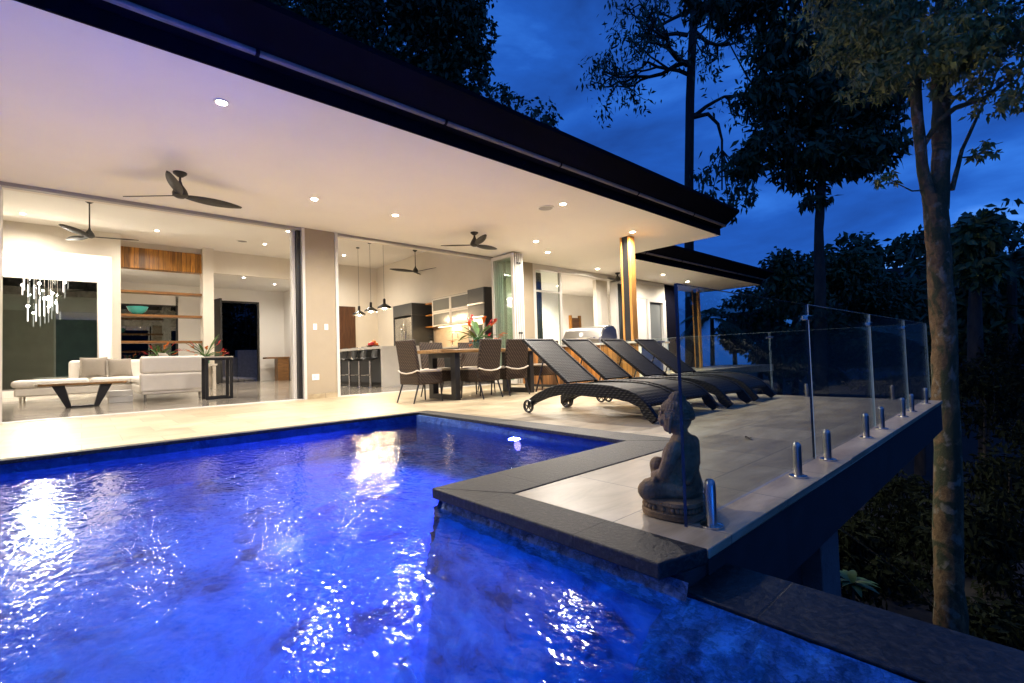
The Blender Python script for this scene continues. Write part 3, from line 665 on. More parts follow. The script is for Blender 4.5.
downlight(4.6, 20.2, 4.08, 'small far hall downlight, left one under the bulkhead', 90, 'lensin')
downlight(6.0, 21.3, 4.08, 'bright far hall downlight, right one under the bulkhead', 90, 'lensin')
downlight(1.25, 20.2, 4.08, 'far downlight seen through the top gap of the shelves', 80, 'lensin')
downlight(13.0, 11.7, 3.28, 'downlight inside the white bedroom', 560, 'lensin')
for x, y, z, l in ((6.31, 5.92, HZ, 'round white ceiling speaker in the soffit above the pool'), (3.75, 16.6, 4.62, 'faint round speaker in the living room ceiling')):
    t = thing('ceiling_speaker', l, 'speaker', (x, y, z), group='round ceiling speakers')
    MB().lathe([(.13, -.002), (.135, -.012), (.155, -.012), (.16, -.001), (.16, .01), (.13, .01)], n=28).build('rim', M['plastic'], t)
    MB().lathe([(.001, -.008), (.128, -.006), (.128, .004), (.001, .004)], n=28).build('grille', M['alud'], t)

# ceiling fans
def fan(x, y, z, rod, ang, label, blade=.75, tilt=8):
    t = thing('ceiling_fan', label, 'ceiling fan', (x, y, z), ang, 'black ceiling fans')
    MB().lathe([(.005, 0), (.085, 0), (.082, -.02), (.035, -.06), (.02, -.065), (.005, -.065)], n=20).build('canopy', M['fan'], t)
    MB().tube([(0, 0, -.06), (0, 0, -rod)], .014, 10).build('downrod', M['fan'], t)
    MB().lathe([(.016, -rod+.05), (.03, -rod), (.075, -rod-.07), (.095, -rod-.12), (.09, -rod-.16), (.05, -rod-.185), (.003, -rod-.19)], n=22).build('motor', M['fan'], t)
    for k in range(3):
        a = 2*PI*k/3; b = MB(); vs = []; n = 14
        ca, sa = math.cos(a), math.sin(a); tp = R(tilt)
        for side in (1, -1):
            for i in range(n+1):
                u = i/n; r = .07+blade*u
                w = .175*blade/.75*(math.sin(PI*min(1, (u*.86+.10)))**.75)*(1 if side > 0 else .85)
                xx, yy, zz = r, side*w/2*math.cos(tp), -rod-.15+side*w/2*math.sin(tp)+.03*u
                vs.append((xx*ca-yy*sa, xx*sa+yy*ca, zz))
        fs = [(i, i+1, n+2+i, n+1+i) for i in range(n)]
        b.add(vs, fs)
        o = b.build('blade', M['fan'], t, smooth=60)
        sm = o.modifiers.new('thick', 'SOLIDIFY'); sm.thickness = .012; sm.offset = 0
    return t
fan(1.02, 7.90, HZ, .17, R(14), 'largest dark ceiling fan under the soffit by the lounge opening', .76, -20)
fan(6.28, 8.02, HZ, .12, R(10), 'dark ceiling fan under the soffit above the dining table', .68, -20)
fan(.14, 14.52, 4.62, .68, R(-3), 'dark long-rod fan inside the living room', .82, 18)
fan(8.78, 14.65, 4.62, .62, R(48), 'dark long-rod fan inside the kitchen', .85, 18)
fan(13.3, 9.3, HZ, .10, R(-60), 'small far fan beside the honey timber post', .5, 18)

# ------------------------------------------------------------------ living room
t = thing('sectional_sofa', 'white leather corner sofa with a long chaise on slim legs', 'sofa', (0, 0, 0))
MB().box(-1.15, 2.0, 15.75, 17.0, .14, .34).box(.95, 2.1, 12.95, 15.75, .14, .34).build('base', M['leather'], t, bevel=.04, seg=3)
MB().box(-1.2, .15, 15.7, 16.85, .345, .52).build('seat', M['leather'], t, bevel=.08, seg=4)
MB().box(.16, .98, 15.7, 16.85, .345, .52).build('seat', M['leather'], t, bevel=.07, seg=4)
MB().box(.94, 1.78, 14.2, 16.85, .345, .52).build('seat', M['leather'], t, bevel=.07, seg=4)
MB().box(.94, 1.78, 13.2, 14.19, .345, .52).build('seat', M['leather'], t, bevel=.07, seg=4)
MB().box(-.25, 2.1, 16.86, 17.12, .35, .98).build('backrest', M['leather'], t, bevel=.08, seg=4)
MB().box(1.80, 2.12, 13.2, 16.86, .35, .98).build('backrest', M['leather'], t, bevel=.08, seg=4)
MB().box(.93, 2.12, 12.90, 13.19, .20, .60).box(.94, 2.11, 12.91, 13.18, .60, .97).build('armrest', M['leather'], t, bevel=.05, seg=4)
for x, y in ((-1.05, 15.85), (1.02, 13.0), (2.02, 13.0), (-1.05, 16.9), (.9, 15.85)):
    MB().tube([(x, y, .15), (x, y, 0)], [.03, .022], 10).build('leg', M['chrome'], t)
def cushion(x, y, z, rz, rx, s, mat, label):
    b = MB(); n = 10; vs = []; fs = []
    for side in (1, -1):
        k = len(vs)
        for j in range(n+1):
            for i in range(n+1):
                u, v = i/n*2-1, j/n*2-1
                pin = 1-.10*(abs(u)**3*abs(v)**3) ; h = .11*max(0, (1-abs(u)**2.4)*(1-abs(v)**2.4))**.5
                vs.append((u*s/2*(1-.07*(1-v*v)*abs(u)), side*h, (v*(1-.07*(1-u*u))+1)*s/2))
        fs += [(k+j*(n+1)+i, k+j*(n+1)+i+1, k+(j+1)*(n+1)+i+1, k+(j+1)*(n+1)+i) for j in range(n) for i in range(n)]
    b.add(vs, fs); o = b.build('cushion', mat, smooth=80)
    o.location = (x, y, z); o.rotation_euler = (rx, 0, rz)
    tag(o, label, 'cushion', 'scatter cushions on the sofa')
cushion(.22, 16.55, .52, R(-6), R(-18), .56, M['taupefab'], 'taupe cushion leaning on the sofa back, left one of the pair')
cushion(.78, 16.5, .52, R(8), R(-20), .52, M['taupefab'], 'taupe cushion tucked beside its twin in the sofa corner')
cushion(1.55, 13.75, .52, R(70), R(-16), .58, M['taupefab'], 'pale taupe cushion poking up above the sofa armrest')
cushion(1.35, 15.0, .52, R(80), R(-24), .55, M['cream'], 'light grey cushion on the sofa behind the armrest')
# coffee table
t = thing('coffee_table', 'low live-edge timber coffee table on splayed black legs', 'coffee table', (.02, 12.7, 0))
poly = [(-.62, -.26), (-.45, -.30), (0, -.27), (.4, -.30), (.66, -.22), (.70, .02), (.62, .27), (.2, .30), (-.3, .27), (-.6, .29), (-.68, .05)]
MB().prism(poly, 'Z', .43, .475).build('tabletop', M['tabletop'], t, bevel=.012)
for s in (-1, 1):
    MB().prism([(s*.44, .43), (s*.26, .43), (s*.16, .0), (s*.24, .0)] if s > 0 else [(-.44, .43), (-.24, .0), (-.16, 0), (-.26, .43)], 'Y', -.2, .2).build('leg', M['black'], t, bevel=.005)
MB().box(-.16, .16, -.2, .2, 0, .03).build('foot_bar', M['black'], t)
t = thing('book_stack', 'two white boxed books stacked on the floor by the coffee table', 'books', (.62, 13.35, 0), R(4))
MB().box(-.2, .2, -.14, .14, 0, .13).build('book', M['plastic'], t, bevel=.006)
MB().obox((-.01, 0, .196), (.42, .28, .12), rz=R(6)).build('book', M['plastic'], t, bevel=.006)
# side table
t = thing('side_table', 'tall open black metal side table beside the sofa', 'side table', (2.22, 12.15, 0))
MB().box(-.27, .27, -.22, .22, .90, .925).build('tabletop', M['island'], t, bevel=.004)
for y in (-.2, .2):
    MB().box(-.26, -.20, y-.02, y+.02, .05, .85).box(.20, .26, y-.02, y+.02, .05, .85).box(-.26, .26, y-.02, y+.02, 0, .05).box(-.26, .26, y-.02, y+.02, .85, .899).build('frame', M['black'], t, bevel=.003)
# console behind the sofa
t = thing('console_table', 'low pale console along the wall behind the white sofa', 'console', (1.95, 17.95, 0))
MB().box(-1.05, 1.3, -.2, .2, .74, .80).build('tabletop', M['island'], t, bevel=.005)
for x in (-1.0, 1.22): MB().box(x-.04, x+.04, -.19, .19, 0, .738).build('leg', M['island'], t)
# flowers
def bouquet(name, x, y, z, s, label, seed, tall, nl=15, nb=9):
    rnd = random.Random(seed)
    t = thing(name, label, 'flowers', (x, y, z))
    v = MB(); v.lathe([(.002, 0), (.085*s, 0), (.10*s, .03*s), (.105*s, .24*s), (.098*s, .24*s), (.092*s, .035*s), (.002, .02*s)], n=20)
    v.build('vase', M['vase'], t)
    st, lf = MB(), MB()
    def blade(mb, p, d, l, w, curl):
        d = Vector(d).normalized(); side = d.cross(Vector((0, 0, 1)))
        side = side.normalized() if side.length > .05 else Vector((1, 0, 0)); n = 6; vs = []
        for i in range(n+1):
            u = i/n; c = Vector(p)+d*l*u+Vector((0, 0, -curl*l*u*u)); ww = w*math.sin(PI*min(.97, .12+.85*u))
            vs += [tuple(c+side*ww/2+Vector((0, 0, ww*.15))), tuple(c), tuple(c-side*ww/2+Vector((0, 0, ww*.15)))]
        fs = []
        for i in range(n): fs += [(i*3, i*3+1, i*3+4, i*3+3), (i*3+1, i*3+2, i*3+5, i*3+4)]
        mb.add(vs, fs)
    for k in range(nl):
        a = rnd.uniform(0, 2*PI); e = rnd.uniform(.25, 1.2); d = (math.cos(a)*math.cos(e), math.sin(a)*math.cos(e), math.sin(e))
        L = rnd.uniform(.3, .62)*s*(1+tall*max(0, math.sin(e)-.5))
        p0 = (0, 0, .2*s); st.tube([p0, Vector(p0)+Vector(d)*L*.6], .006*s, 5)
        blade(lf, Vector(p0)+Vector(d)*L*.35, d, L, .085*s, rnd.uniform(.1, .5))
    for k in range(nb):
        a = rnd.uniform(0, 2*PI); e = rnd.uniform(-.25, 1.0); d = Vector((math.cos(a)*math.cos(e), math.sin(a)*math.cos(e), math.sin(e)))
        L = rnd.uniform(.28, .5)*s; p0 = Vector((0, 0, .22*s)); tip = p0+d*L; st.tube([p0, p0.lerp(tip, .5)+Vector((0, 0, .04*s)), tip], .007*s, 5)
        fl = MB()
        for j in range(4):
            blade(fl, tip+d*.035*s*j, d+Vector((rnd.uniform(-.5, .5), rnd.uniform(-.5, .5), rnd.uniform(-.2, .6))), .125*s, .05*s, .2)
        fl.build('bloom', M['red'] if k % 2 else M['orange'], t, smooth=60)
    st.build('stem', M['leafy'], t); lf.build('leaf', M['leafy'], t, smooth=60)
bouquet('flower_vase', 1.75, 17.95, .80, 1.0, 'orange flower arrangement in glass behind the sofa, the lower left one', 3, 0, 9, 12)
bouquet('flower_vase', 2.95, 17.9, .80, 1.12, 'tall tropical flower arrangement at the right end of the sofa', 11, .7, 10, 13)
# shelves and bulkhead
t = thing('shelf_unit', 'built-in open timber shelves with a striped timber bulkhead', 'shelves', (.84, 18.5, 0))
MB().box(.005, 2.105, -.12, .20, 3.80, 4.43).build('bulkhead_panel', M['spotted'], t, bevel=.003)
for z in (3.08, 2.35, 1.53): MB().box(.005, 2.105, -.14, .22, z-.035, z+.035).build('shelf', M['shelf'], t, bevel=.003)
t = thing('bowl', 'turquoise glazed bowl on the middle timber shelf', 'bowl', (1.28, 18.5, 2.385))
MB().lathe([(.002, 0), (.10, 0), (.12, .015), (.22, .11), (.27, .22), (.255, .22), (.20, .12), (.10, .03), (.002, .025)], n=28).build('basin', M['turq'], t)
MB().lathe([(.255, .22), (.272, .222), (.275, .235), (.255, .235)], n=28).build('rim', M['turq'], t)
# chandelier
t = thing('chandelier', 'cascading chandelier of lit glass rods in the window bay', 'chandelier', (-.78, 18.45, 3.93))
MB().lathe([(.002, 0), (.36, 0), (.36, -.035), (.002, -.035)], n=28).build('ceiling_plate', M['chrome'], t)
rnd = random.Random(5)
for k in range(17):
    a = k*2.4; r = .07+.31*math.sqrt(k/17); x, y = r*math.cos(a)*1.4, r*math.sin(a)*.8; z = -.15-rnd.uniform(0, 1.45)*(1.2-1.2*r)
    w = MB().tube([(x, y, -.03), (x, y, z)], .004, 5).build('wire', M['chrome'], t)
    MB().tube([(x, y, z), (x, y, z-rnd.uniform(.22, .5))], .013, 8).build('rod', M['crystal'], w)
    if k % 2 == 0: MB().ball((x, y, z+.015), .030, 10, 7).build('bulb', M['crystalb'], w)
lamp('POINT', 'chandelier_lamp', (0, 0, -.95), 80, (1, .88, .70), .05, t)
lamp('AREA', 'bay_cove_lamp', (-.9, 19.1, 3.88), 30, (1, .90, .76), .5, None)
# hall sideboard, switches
t = thing('sideboard', 'brown timber sideboard against the white hall wall', 'sideboard', (6.45, 22.9, 0))
MB().box(-.45, .5, -.3, .3, .98, 1.05).build('top', M['shelf'], t, bevel=.004)
MB().box(.02, .48, -.26, .26, 0, .978).build('cabinet', M['shelf'], t, bevel=.004)
t = thing('pane_backing_wall', 'added grey green wall giving the big lounge window its grey reflected tone', 'wall', (-2.2, 21.6, 0))  # added behind the pane to stand in for its grey reflections
MB().box(-3, 2.6, 0, .2, -.6, 3.1).build('wall', M['backing'], t); MB().box(-3.05, 2.65, -.04, .24, 3.1, 3.18).build('capping', M['garden'], t, bevel=.01)
t = thing('garden_wall', 'low grey garden wall with a pier seen through the front door', 'wall', (5.2, 27, 0))
MB().box(-3, 4.2, 0, .3, -.6, 1.15).build('wall', M['garden'], t); MB().box(.6, 1.5, -.12, .42, -.6, 1.5).build('pier', M['garden'], t, bevel=.01)
b = MB(); rnd = random.Random(3)
struct(grid_mesh('path', 3.2, 8.2, 23.66, 27, 4, 4, lambda x, y: -.05, M['garden']))
for k, (x, y, r) in enumerate(((5.0, 24.9, .3), (5.55, 25.2, .24), (5.9, 25.0, .2))):
    q = MB(); q.ball((0, 0, r*.45), (r*1.4, r, r*.55), 14, 9)
    o = q.build('boulder', M['garden']); o.location = (x, y, -.05)
    tag(o, ['widest pale boulder outside the front door', 'middle pale boulder outside the front door', 'smallest pale boulder by the door frame outside'][k], 'boulder', 'boulders outside the front door')
for x, z, l, wd in ((3.475, 1.44, 'left one of two light switches on the taupe column', .075), (3.70, 1.44, 'right one of two light switches on the taupe column', .075), (3.47, .43, 'double power outlet low on the taupe column', .14)):
    t = thing('wall_switch', l, 'switch', (x, 9.70, z), group='white wall plates on the column')
    MB().box(-wd/2, wd/2, -.008, .0, -.06, .06).build('plate', M['plastic'], t, bevel=.003)
    MB().box(-wd*.25, -wd*.02, -.013, -.0083, -.022, .022).build('rocker', M['alu'], t)

# ------------------------------------------------------------------ kitchen
t = thing('kitchen_island', 'pale stone waterfall island with dark recessed side', 'island', (0, 0, 0))
MB().box(6.0, 7.55, 11.85, 11.92, 0, 1.05).box(6.0, 7.55, 11.85, 16.3, 1.052, 1.12).build('benchtop', M['island'], t, bevel=.004)
MB().box(6.32, 7.5, 11.925, 16.28, .1, 1.05).build('cabinet', M['slate'], t, bevel=.003)
MB().box(6.38, 7.45, 11.95, 16.25, 0, .098).build('plinth', M['black'], t)
MB().box(6.7, 7.3, 14.2, 15.3, 1.122, 1.13).build('cooktop', M['black'], t)
def bar_stool(x, y, label):
    t = thing('bar_stool', label, 'bar stool', (x, y, 0), R(-90), 'bar stools at the island')
    b = MB(); n = 10; vs = []     # bucket seat: sweep of a curved profile, facing -Y in local space is open front
    prof = [(-.20, .76), (-.10, .735), (.06, .735), (.15, .76), (.19, .86), (.215, 1.0), (.23, 1.14)]
    for (yy, zz) in prof:
        for i in range(n+1):
            u = i/n*2-1; lift = .05*u*u if zz < .8 else 0; curve = -.05*u*u if zz > .8 else 0
            vs.append((u*.20, yy+curve, zz+lift))
    b.add(vs, [(j*(n+1)+i, j*(n+1)+i+1, (j+1)*(n+1)+i+1, (j+1)*(n+1)+i) for j in range(len(prof)-1) for i in range(n)])
    o = b.build('seat', M['black'], t, smooth=70); sm = o.modifiers.new('thick', 'SOLIDIFY'); sm.thickness = .03
    MB().tube([(0, 0, .73), (0, 0, .02)], .032, 12).build('column', M['chrome'], t)
    MB().lathe([(.002, 0), (.20, 0), (.20, .012), (.05, .03), (.002, .03)], n=24).build('base', M['chrome'], t)
    MB().tube([(-.0, 0, .34), (-.14, -.08, .34), (-.14, -.2, .34), (.14, -.2, .34), (.14, -.08, .34), (0, 0, .34)], .011, 6).build('footrest', M['chrome'], t)
    MB().tube([(.0, 0, .70), (.17, -.06, .68)], .008, 6).build('lever', M['chrome'], t)
    return t
s0 = bar_stool(5.90, 12.35, 'bar stool at the open end of the island, nearest the deck')
copy_thing(s0, (5.86, 12.95, 0), R(-90), 'second black bar stool along the island from the deck end')
copy_thing(s0, (5.86, 13.62, 0), R(-90), 'third black bar stool along the island from the deck end')
copy_thing(s0, (5.86, 14.3, 0), R(-90), 'farthest black bar stool, beside the white door frame')
t = thing('fruit_bowl', 'bowl heaped with red and yellow fruit on the island', 'fruit bowl', (6.5, 13.4, 1.12))
MB().lathe([(.002, 0), (.09, 0), (.20, .07), (.21, .07), (.10, .015), (.002, .015)], n=22).build('bowl', M['walnut'], t)
for k, (x, y, z, m) in enumerate(((-.08, 0, .1, 'red'), (.08, -.03, .1, 'orange'), (0, .08, .11, 'orange'), (.02, -.02, .17, 'orange'), (-.06, -.08, .12, 'red'))):
    MB().ball((x, y, z), (.075, .07, .065), 12, 8).build('fruit', M[m], t)
def tap(x, y, z, rz, label):
    t = thing('kitchen_tap', label, 'tap', (x, y, z), rz, 'gooseneck kitchen taps')
    MB().lathe([(.002, 0), (.03, 0), (.028, .05), (.018, .06), (.002, .06)], n=14).build('base', M['chrome'], t)
    MB().tube([(0, 0, .05), (0, 0, .38)]+[(0, -.11+.11*math.cos(a), .38+.11*math.sin(a)) for a in np.linspace(.3, PI, 8)]+[(0, -.22, .30)], .014, 8).build('spout', M['chrome'], t)
    MB().tube([(.02, 0, .04), (.10, 0, .08)], .008, 6).build('lever', M['chrome'], t)
tap(7.1, 12.5, 1.12, R(-60), 'steel gooseneck tap on the pale island')
tap(8.95, 12.75, 1.10, R(90), 'gooseneck tap in front of the warm splashback')
def pendant(x, y, drop, label):
    t = thing('pendant_lamp', label, 'pendant lamp', (x, y, 4.62), group='black pendant lamps')
    MB().lathe([(.002, 0), (.06, 0), (.055, -.03), (.002, -.03)], n=16).build('canopy', M['black'], t)
    MB().tube([(0, 0, -.03), (0, 0, -drop)], .005, 6).build('cord', M['black'], t)
    MB().lathe([(.02, -drop+.02), (.04, -drop), (.042, -drop-.14), (.07, -drop-.16), (.20, -drop-.24), (.215, -drop-.30), (.205, -drop-.30), (.19, -drop-.245), (.06, -drop-.175), (.02, -drop-.16)], n=26).build('shade', M['black'], t)
    MB().ball((0, 0, -drop-.265), (.05, .05, .062), 12, 8).build('bulb', M['bulb'], t)
    lamp('POINT', 'pendant_bulb_lamp', (0, 0, -drop-.34), 38, (1, .72, .42), .05, t)
pendant(7.0, 15.4, 2.02, 'black pendant over the island, hanging lowest at left')
pendant(7.03, 14.57, 1.98, 'middle black pendant lamp over the island')
pendant(7.06, 13.7, 1.96, 'right black pendant lamp over the island, nearest the deck')
# cabinetry on the right-hand wall
t = thing('refrigerator', 'stainless fridge set into a dark slate cabinet', 'fridge', (8.36, 14.95, 0))
MB().box(0, .85, -.70, .62, 2.27, 2.68).build('top_cabinet', M['slate'], t, bevel=.004)
MB().box(.0, .85, -.70, -.64, 0, 2.265).build('side_panel', M['slate'], t, bevel=.004); MB().box(0, .85, .56, .62, 0, 2.265).build('side_panel', M['slate'], t, bevel=.004)
MB().box(.02, .8, -.06, .54, .08, 2.2).build('door', M['steel'], t, bevel=.012)
MB().box(.02, .8, -.62, -.08, .08, 2.2).build('door', M['steel'], t, bevel=.012)
for y in (.0, -.14): MB().tube([(-.03, y, .9), (-.03, y, 1.9)], .014, 8).build('handle', M['chrome'], t)
t = thing('open_shelf', 'short orange timber wall shelves beside the dark fridge surround', 'shelf', (8.88, 13.99, 0))
for z in (1.82, 2.22, 2.62): MB().box(0, .30, -.20, .24, z, z+.045).build('shelf', M['shelforange'], t)
MB().box(.30, .33, -.20, .24, 1.82, 2.66).build('back', M['walnut'], t)
t = thing('wall_cabinet', 'white framed wall cabinets with dark glass doors over the splashback', 'cabinet', (8.86, 11.62, 1.82))
MB().box(.03, .35, 0, 2.16, 0, .96).build('carcass', M['slate'], t)
for r_ in range(2):
    for c_ in range(2):
        y0, z0 = .008+c_*1.075, .006+r_*.475
        fr = MB().box(0, .028, y0, y0+1.06, z0, z0+.05).box(0, .028, y0, y0+1.06, z0+.415, z0+.465).box(0, .028, y0, y0+.05, z0+.05, z0+.415).box(0, .028, y0+1.01, y0+1.06, z0+.05, z0+.415).build('door', M['alu'], t)
        MB().box(.01, .02, y0+.05, y0+1.01, z0+.05, z0+.415).build('pane', M['frost'], fr, smooth=0)
MB().box(.2, .26, .1, 2.1, -.02, -.004).build('light_strip', M['strip'], t)
lamp('AREA', 'cabinet_strip_lamp', (.3, 1.2, -.03), 9, (1, .76, .45), .5, t)
t = thing('oven_tower', 'dark slate oven tower with a steel oven in the kitchen', 'oven', (8.74, 10.75, 0))
MB().box(0, .46, 0, .84, 0, 2.80).build('carcass', M['slate'], t, bevel=.004)
for z0, z1 in ((2.36, 2.78), (1.96, 2.30)): MB().box(-.02, -.001, .03, .81, z0, z1).build('drawer', M['slate'], t, bevel=.003)
for z in (2.33, 1.93): MB().box(-.05, -.001, .03, .81, z-.02, z+.02).build('handle', M['steel'], t)
MB().box(-.02, -.001, .05, .79, 1.25, 1.88).build('oven_door', M['steel'], t, bevel=.004); MB().box(-.026, -.021, .13, .71, 1.35, 1.7).build('oven_window', M['black'], t)
t = thing('kitchen_bench', 'rear kitchen bench with dark cupboards along the right wall', 'bench', (8.55, 11.62, 0))
MB().box(0, .66, 0, 2.55, 1.05, 1.10).build('benchtop', M['island'], t, bevel=.003)
MB().box(.04, .66, 0, 2.55, 0, 1.048).build('cupboard', M['slate'], t)
MB().box(.64, .655, 0, 2.55, 1.102, 1.80).build('splashback', M['splash'], t)
t = thing('knife_block', 'dark knife block on the rear bench', 'knife block', (8.78, 13.75, 1.10), R(20))
MB().prism([(-.09, 0), (.08, 0), (.08, .2), (-.0, .26)], 'Y', -.06, .06).build('block', M['black'], t, bevel=.005)
for k in range(3): MB().obox((.06+.0, -.035+k*.035, .27), (.035, .02, .11), ry=R(-25)).build('knife_handle', M['black'], t)
# ------------------------------------------------------------------ dining set
t = thing('dining_table', 'long slab-top timber dining table on black loop legs', 'dining table', (5.75, 7.08, 0))
poly = [(-1.32, -.44), (-1.0, -.47), (-.4, -.45), (.2, -.48), (.9, -.45), (1.38, -.46), (1.42, 0), (1.36, .46), (.5, .48), (-.3, .45), (-1.1, .48), (-1.36, .42), (-1.3, 0)]
MB().prism(poly, 'Z', .815, .875).build('tabletop', M['tabletop'], t, bevel=.01)
for x in (-.98, .80):
    MB().box(x-.05, x+.05, -.42, -.28, .0, .814).box(x-.05, x+.05, .28, .42, .0, .814).box(x-.05, x+.05, -.28, .28, 0, .09).box(x-.05, x+.05, -.28, .28, .73, .814).build('leg_frame', M['black'], t, bevel=.004)
def dining_chair(x, y, rz, label):
    t = thing('dining_chair', label, 'chair', (x, y, 0), rz, 'woven dining chairs')   # faces +Y locally
    MB().box(-.25, .25, -.24, .27, .30, .50).build('seat', M['wickerB'], t, bevel=.02)
    MB().box(-.24, .24, -.20, .275, .502, .545).build('cushion', M['cream'], t, bevel=.018, seg=3)
    MB().prism([(-.25, .30), (-.19, .30), (-.205, .60), (-.285, 1.04), (-.335, 1.04), (-.265, .60)], 'X', -.255, .255).build('backrest', M['wickerB'], t, bevel=.015)
    b = MB(); b.tube([(-.258, -.21, .52), (-.262, -.272, .535), (-.15, -.292, .50), (0, -.298, .485), (.15, -.292, .50), (.262, -.272, .535), (.258, -.21, .52)], .013, 6)
    b.build('seat_tie', M['cream'], t)
    for sx in (-1, 1):
        MB().tube([(sx*.22, .24, .31), (sx*.23, .26, 0)], [.016, .012], 8).build('leg', M['black'], t)
        MB().tube([(sx*.22, -.22, .31), (sx*.23, -.33, 0)], [.016, .012], 8).build('leg', M['black'], t)
    return t
c0 = dining_chair(4.27, 7.03, R(-84), 'dark woven dining chair at the left head of the table')
copy_thing(c0, (5.30, 6.72, 0), R(4), 'woven dining chair with its tall back to the pool, left of two')
copy_thing(c0, (6.02, 6.76, 0), R(-4), 'woven dining chair with its tall back to the pool, right of two')
copy_thing(c0, (5.05, 7.62, 0), R(180), 'woven chair across the table, left of the flowers')
copy_thing(c0, (5.95, 7.62, 0), R(178), 'woven chair across the table, hidden behind the flowers')
copy_thing(c0, (7.35, 7.2, 0), R(95), 'woven chair at the right head of the table behind the first lounger')
bouquet('flower_vase', 5.62, 7.15, .875, .95, 'red and orange tropical flowers in a glass vase on the dining table', 21, .1, 9, 16)

# ------------------------------------------------------------------ outdoor kitchen and barbecue
t = thing('barbecue_bench', 'outdoor bench with orange timber front and pale end panel', 'bench', (7.9, 5.05, 0))
MB().box(-.04, .80, -.04, 3.35, .90, .94).build('benchtop', M['island'], t, bevel=.004)
MB().box(0, .76, -.005, .06, 0, .898).build('end_panel', M['wall'], t)
MB().box(0, .03, .065, 3.3, .06, .895).build('timber_front', M['timber'], t)
MB().box(.05, .76, .065, 3.3, 0, .895).build('carcass', M['slate'], t)
t = thing('barbecue', 'stainless steel hooded barbecue on the outdoor bench', 'barbecue', (8.3, 6.6, .94))
prof = [(-.34, .0), (-.34, .09), (-.20, .31), (-.12, .36), (.04, .385), (.18, .37), (.27, .30), (.30, .16), (.30, 0)]
MB().prism(prof, 'Y', -.52, .52).build('hood', M['bbq'], t, bevel=.012, smooth=25)
MB().prism([(p*.93-.005, q*.93+.004) for p, q in prof], 'Y', -.535, -.5215).build('end_cap', M['spig'], t, bevel=.004)
MB().tube([(-.345, -.42, .12), (-.40, -.42, .12), (-.40, .42, .12), (-.335, .42, .12)], .014, 8).build('handle', M['chrome'], t)
b = MB(); b.lathe([(.002, 0), (.05, 0), (.05, -.02), (.002, -.02)], (-.275, 0, .20), 16, 'X'); b.build('gauge', M['plastic'], t)
MB().box(-.36, .30, -.55, .55, -.005, -.0).box(-.37, -.325, -.55, .55, -.12, 0).build('control_panel', M['steel'], t)
for y in (-.4, -.15, .12, .38): MB().lathe([(.002, 0), (.028, 0), (.028, .03), (.002, .03)], (-.40, y, -.06), 12, 'X').build('knob', M['black'], t)

